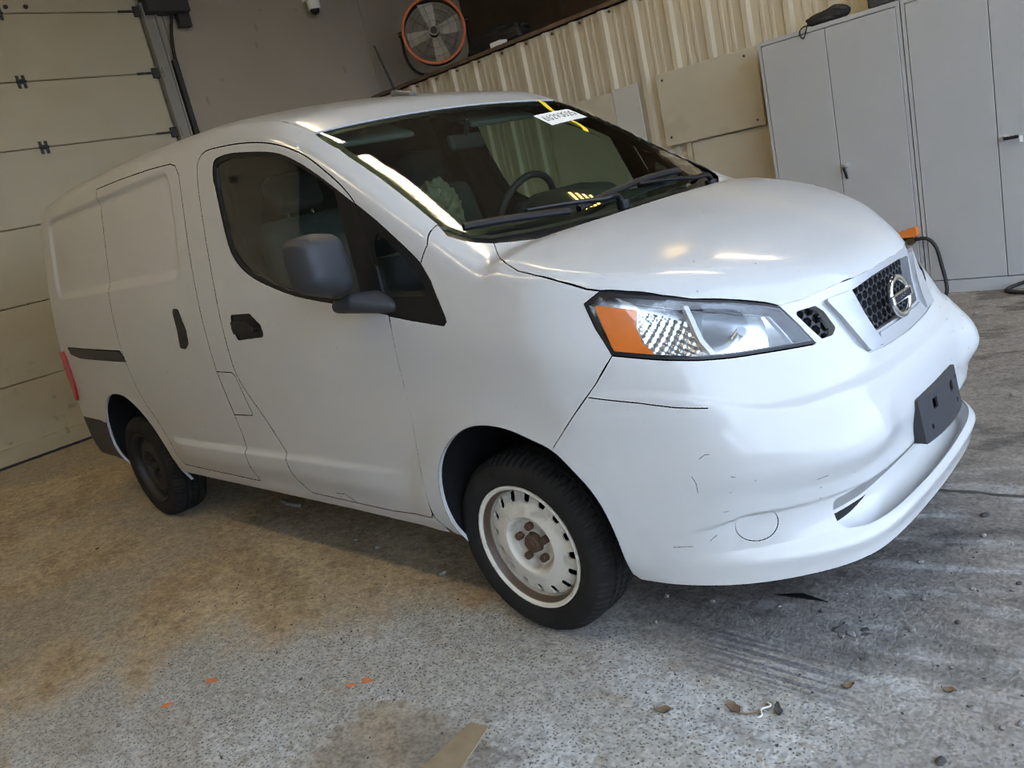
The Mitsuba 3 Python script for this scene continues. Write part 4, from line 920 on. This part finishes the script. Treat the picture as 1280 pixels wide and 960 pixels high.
ya = [(0, -R - .03, .05), (0, -R - .035, -.12), (0, -R - .01, -.27), (0, -.25, -.385), (0, -.19, -.405), (0, .19, -.405), (0, .25, -.385), (0, R + .01, -.27), (0, R + .035, -.12), (0, R + .03, .05)]
add('drum_fan__yoke', fan_place(tube(spl(ya, 80), .016, 8)), M_BLK, 40, label='black tube stand')
for yv in (-.2, .2): add('drum_fan__foot', fan_place(tube([(-.09, yv, -.408), (.03, yv, -.408)], .016, 8)), M_BLK, 40)
for s in (-1, 1): add('drum_fan__knob', fan_place(place(trimesh.creation.cylinder(.03, .05, sections=16), (0, s * (R + .03), .05), rx=90)), M_BLK, 30)
m = bag_shape([.40, .17, .13], 9); m.vertices[:, 2] -= m.vertices[:, 2].min(); m.apply_translation([-4.42, 4.48, 2.69]); add('black_tarp', m, M_RUB, 35, label='crumpled black tarp heaped on the ledge to the right of the fan', cat='tarp')
add('small_white_box', cbox(-4.22, -4.06, WY + .0, WY + .10, 2.69, 2.745, .006), M_WHITE, False, label='small pale box on the ledge edge next to the black tarp', cat='box')
# dome camera on the rear wall
cx_, cyy, czz = WX + .14, 3.47, 3.60
lab('security_camera', 'white dome security camera on the grey rear wall', 'camera')
add('security_camera__arm', cat_([box(WX, WX + .16, cyy - .035, cyy + .035, 3.74, 3.80), place(trimesh.creation.cylinder(.05, .06, sections=24), (cx_, cyy, 3.74))]), M_WHITE, 30)
add('security_camera__housing', place(trimesh.creation.cylinder(.068, .09, sections=32), (cx_, cyy, 3.67)), M_WHITE, 30)
g = trimesh.creation.icosphere(3, .052); g.apply_translation([cx_, cyy, 3.622]); add('security_camera__lens_dome', g, M_BLK, 40, label='dark lens dome')
# ------------------------------------------------------------------ lamps on the ceiling (most show as reflections, the one by the front wheel is added)
def tube_lamp(x0, x1, y, z, n, label):
    k = 'ceiling_tube_lamp'; i = 0
    while k in labels: i += 1; k = f'ceiling_tube_lamp_{i:03d}'
    lab(k, label, 'lamp', 'fluorescent tube lamps')
    add(f'{k}__tray', cat_([box(x0, x1, y - .09, y + .09, z + .03, z + .07), box(x0 + .1, x0 + .11, y - .005, y + .005, z + .07, CZ), box(x1 - .11, x1 - .1, y - .005, y + .005, z + .07, CZ)]), M_WHITE, False)
    c = cat_([tube([(x0 + .02, y + d_, z), (x1 - .02, y + d_, z)], .019, 12) for d_ in (-.022, .022)])
    add(f'{k}__light_tube', {**mikit.ply(c, M_WHITE, False), 'emitter': {'type': 'area', 'radiance': {'type': 'rgb', 'value': list(TUBE)}}}, None)
for i, (x0, x1) in enumerate(((-1.75, -.55), (-3.3, -2.1), (.55, 1.75))): tube_lamp(x0, x1, 1.3, 4.3, i, f'white twin fluorescent tube lamp hung over the van, {("above its cab", "above its cargo body", "ahead of its nose")[i]}')
for i, (x0, x1) in enumerate(((-1.6, -.4), (-3.0, -1.8), (-4.6, -3.4), (.1, 1.3))): tube_lamp(x0, x1, -2.6, 4.3, 4 + i, f'white twin fluorescent tube lamp hung along the left wall, {("level with the front door", "level with the rear wheel", "next to the garage door", "level with the front wheel, added to brighten the fender")[i]}')  # last lamp of the row is added, to brighten the fender
for i, (x0, x1) in enumerate(((-.35, .85),)): tube_lamp(x0, x1, 3.5, 4.3, 9 + i, 'white twin fluorescent tube lamp hung from the ceiling over the cabinets')
lab('amber_lamp', 'amber lamp of four short tubes hung from the ceiling, seen as a windshield reflection', 'lamp')
add('amber_lamp__tray', box(-1.05, -.80, 2.93, 3.40, 4.04, 4.08), M_DARK, False)
add('amber_lamp__hanger', cat_([box(-.93, -.92, 3.0, 3.01, 4.08, CZ), box(-.93, -.92, 3.32, 3.33, 4.08, CZ)]), M_DARK, False)
for j in range(4): add('amber_lamp__light_tube', {**mikit.ply(tube([(-1.01, 3.0 + .11 * j, 4.02), (-.84, 3.0 + .11 * j, 4.02)], .018, 10), M_YEL, False), 'emitter': {'type': 'area', 'radiance': {'type': 'rgb', 'value': [4.0, 2.6, .6]}}}, None)

# ------------------------------------------------------------------ litter on the floor
def _stone(p, n, uv): return mix((.13, .12, .11), (.27, .26, .245), fbm(p.x * 60, p.y * 60, p.z * 60))
M_STONE = mat('stone', P(proc(_stone), .9)); M_DSTONE = mat('dark_stone', P((.06, .057, .055), .85)); M_LEAF = mat('leaf', P((.17, .12, .075), .85)); M_OCHIP = mat('orange_chip', P((.60, .20, .08), .7))
M_PALE = mat('pale_chip', P((.62, .60, .55), .7)); M_TAN = mat('tan_card', P(proc(lambda p, n, uv: mix((.30, .235, .15), (.22, .165, .10), fbm(p.x * 30, p.y * 30))), .85))
def pebble(x, y, r, flat, seed):
    g = trimesh.creation.icosphere(2, 1.); v = g.vertices * (1 + .9 * (meshkit.fbm(g.vertices * 1.7 + seed * 3.1, 3, seed)[:, None] - .5)); v = v * [r, r * .75, r * flat]
    a = seed * 2.4; v = v @ np.array([[math.cos(a), -math.sin(a), 0], [math.sin(a), math.cos(a), 0], [0, 0, 1]]); v[:, 2] -= v[:, 2].min() + .001
    return trimesh.Trimesh(v + [x, y, 0], g.faces, process=False)
def shard(x, y, r, seed):
    g = np.random.default_rng(seed); v = g.normal(size=(14, 3)); v /= np.linalg.norm(v, axis=1, keepdims=True); v = v * [r, r * .6, r * .22]; a = seed * 1.7
    v = v @ np.array([[math.cos(a), -math.sin(a), 0], [math.sin(a), math.cos(a), 0], [0, 0, 1]]); v[:, 2] -= v[:, 2].min() + .001; return trimesh.convex.convex_hull(v + [x, y, 0])
for i, (x, y, r) in enumerate([(-.99, -1.80, .014), (.97, -.38, .016), (1.28, -.64, .014), (1.25, -.67, .012), (-1.34, -.59, .02), (-1.15, -.61, .024), (-.66, -.66, .026), (-.93, -.55, .013), (-.5, -.60, .013), (-.3, -.55, .012), (.27, 2.98, .026), (.79, 1.52, .022), (.55, -.16, .02), (.4, -.45, .014), (.6, -.40, .01), (.95, -.22, .012), (1.05, -.12, .014), (1.1, -.5, .01), (.88, -.02, .016), (1.0, .2, .014), (.30, -.62, .014), (.25, -.48, .016)]):
    add('concrete_crumb', pebble(x, y, r * .62, .55, i), M_STONE, 30, label='small loose crumb of grey concrete lying on the garage floor', cat='stone', group='loose crumbs on the floor')
for i, (x, y, r) in enumerate([(.80, -.44, .034), (.835, -.455, .024), (.86, -.42, .020), (.815, -.475, .018), (.87, -.44, .016), (.855, -.475, .014)]):
    add('grey_rubble_piece', shard(x, y, r * .8, 40 + i), M_STONE if i % 2 else M_DSTONE, 20, label='grey flake in the small rubble heap ahead of the front wheel', cat='rubble', group='rubble heap by the bumper')
for i, (x, y, r) in enumerate([(.97, .34, .022), (1.17, -.83, .02), (1.06, -.30, .014), (.72, -.38, .012), (.9, -.55, .010), (1.15, -.05, .014), (-2.9, -1.2, .016), (-.6, -1.35, .01)]):
    add('dark_chip', pebble(x, y, r * .65, .4, 60 + i), M_DSTONE, 30, label='small dark chip lying on the bare floor', cat='chip', group='dark chips on the floor')
def leafm(x, y, L, a, m, key, label, cat):
    u = np.linspace(-1, 1, 9); V = []
    for t in u:
        w = .42 * L * (1 - t * t) ** .7 * (1 + .25 * math.sin(7 * t + a)); z = .004 + .004 * (t * t) * (1 + .6 * math.sin(5 * t + a))
        for q in (-1, 0, 1): V.append([t * L, q * w, z + .003 * abs(q) * (1 + math.sin(3 * t + q))])
    V = np.array(V); c, s_ = math.cos(a), math.sin(a); V = np.c_[V[:, 0] * c - V[:, 1] * s_ + x, V[:, 0] * s_ + V[:, 1] * c + y, V[:, 2]]; Fc = []
    for i in range(8):
        for k in range(2): Fc += [[i * 3 + k, i * 3 + k + 1, i * 3 + k + 4], [i * 3 + k, i * 3 + k + 4, i * 3 + k + 3]]
    Vb = V - [0, 0, .0025]; n = len(V); Fc = Fc + [[b_ + n, a_ + n, c_ + n] for a_, b_, c_ in Fc]
    return add(key, trimesh.Trimesh(np.vstack([V, Vb]), Fc, process=False), m, True, label=label, cat=cat)
leafm(.545, -.955, .024, .5, M_LEAF, 'dead_leaf', 'brown dead leaf flat on the pale painted floor below the front wheel', 'leaf')
k = leafm(.70, -.87, .030, -.6, M_LEAF, 'dead_leaf', 'curled tan leaf with a stalk and a pale thread beside it', 'leaf')
add(f'{k}__stalk', tube(spl([(.715, -.885, .006), (.735, -.88, .006), (.755, -.865, .005), (.77, -.85, .004)], 12), .0022, 6), M_LEAF, 40)
add('pale_thread', tube(spl([(.765, -.815, .004), (.775, -.83, .006), (.762, -.845, .004), (.772, -.862, .004), (.766, -.875, .003)], 30), .0026, 6), M_PALE, 40, label='curly pale thread on the floor beside the tan leaf', cat='thread')
leafm(.91, -.67, .019, .9, M_LEAF, 'dead_leaf', 'thin reddish leaf scrap on the streaked grey floor', 'leaf')
leafm(.80, -.83, .022, 2.2, M_DSTONE, 'dead_leaf', 'small dark leaf tuft on the speckled floor right of the thread', 'leaf')
leafm(1.12, -.59, .017, .2, M_LEAF, 'dead_leaf', 'brown scrap with a dark end at the lower right of the floor', 'leaf')
for i, (x, y, r, a, l) in enumerate([(-.92, -1.51, .022, .4, 'orange paint flake, the brightest of those behind the front wheel'), (-.94, -1.66, .018, 1.0, 'slender orange flake on the brown floor at lower left'), (-.37, -1.25, .020, .2, 'orange flake on the pale speckled floor'), (-.40, -1.29, .014, .8, 'fainter small orange flake beside the one on the speckled floor')]):
    q = pl([(r * math.cos(t) * (1 + .3 * math.sin(3 * t + a)), .6 * r * math.sin(t)) for t in np.arange(9) * 2 * np.pi / 9]); m = extr(affinity.rotate(q, math.degrees(a)), .003); m.apply_translation([x, y, .0005]); add('orange_flake', m, M_OCHIP, False, label=l, cat='flake')
tan = rnd(pl([(.095, -1.235), (.155, -1.222), (.20, -1.36), (.215, -1.52), (.13, -1.55), (.105, -1.42)]), .008); m = extr(tan, .004); m.apply_translation([0, 0, .0005]); add('cardboard_strip', m, M_TAN, False, label='flat tan strip of cardboard on the floor at the bottom edge', cat='cardboard')
add('black_plastic_shard', trimesh.convex.convex_hull(np.array([(.60, -.325, .001), (.72, -.325, .001), (.66, -.335, .008), (.55, -.345, .001), (.64, -.318, .010)])), M_BLK, False, label='thin black plastic shard under the front bumper edge', cat='plastic shard')
add('pipe_stub', cat_([tube(spl([(-2.25, -.43, .015), (-2.15, -.46, .02), (-2.05, -.44, .012)], 14), .012, 8)]), M_STONE, 40, label='grey stub of pipe lying under the van sill', cat='pipe')
# fine grit nobody could count
gm = []
for i in range(420):
    x, y = RNG.uniform(-1.6, 1.4), RNG.uniform(-1.7, .3); r = RNG.uniform(.0018, .0048)
    o_ = trimesh.creation.icosphere(0, 1.); gm.append(trimesh.Trimesh(o_.vertices * [r, r * RNG.uniform(.6, 1), r * .6] + [x, y, r * .4], o_.faces, process=False))
add('floor_grit', cat_(gm), M_DSTONE, False, label='scattered fine dark grit over the garage floor', cat='grit', kind='stuff')
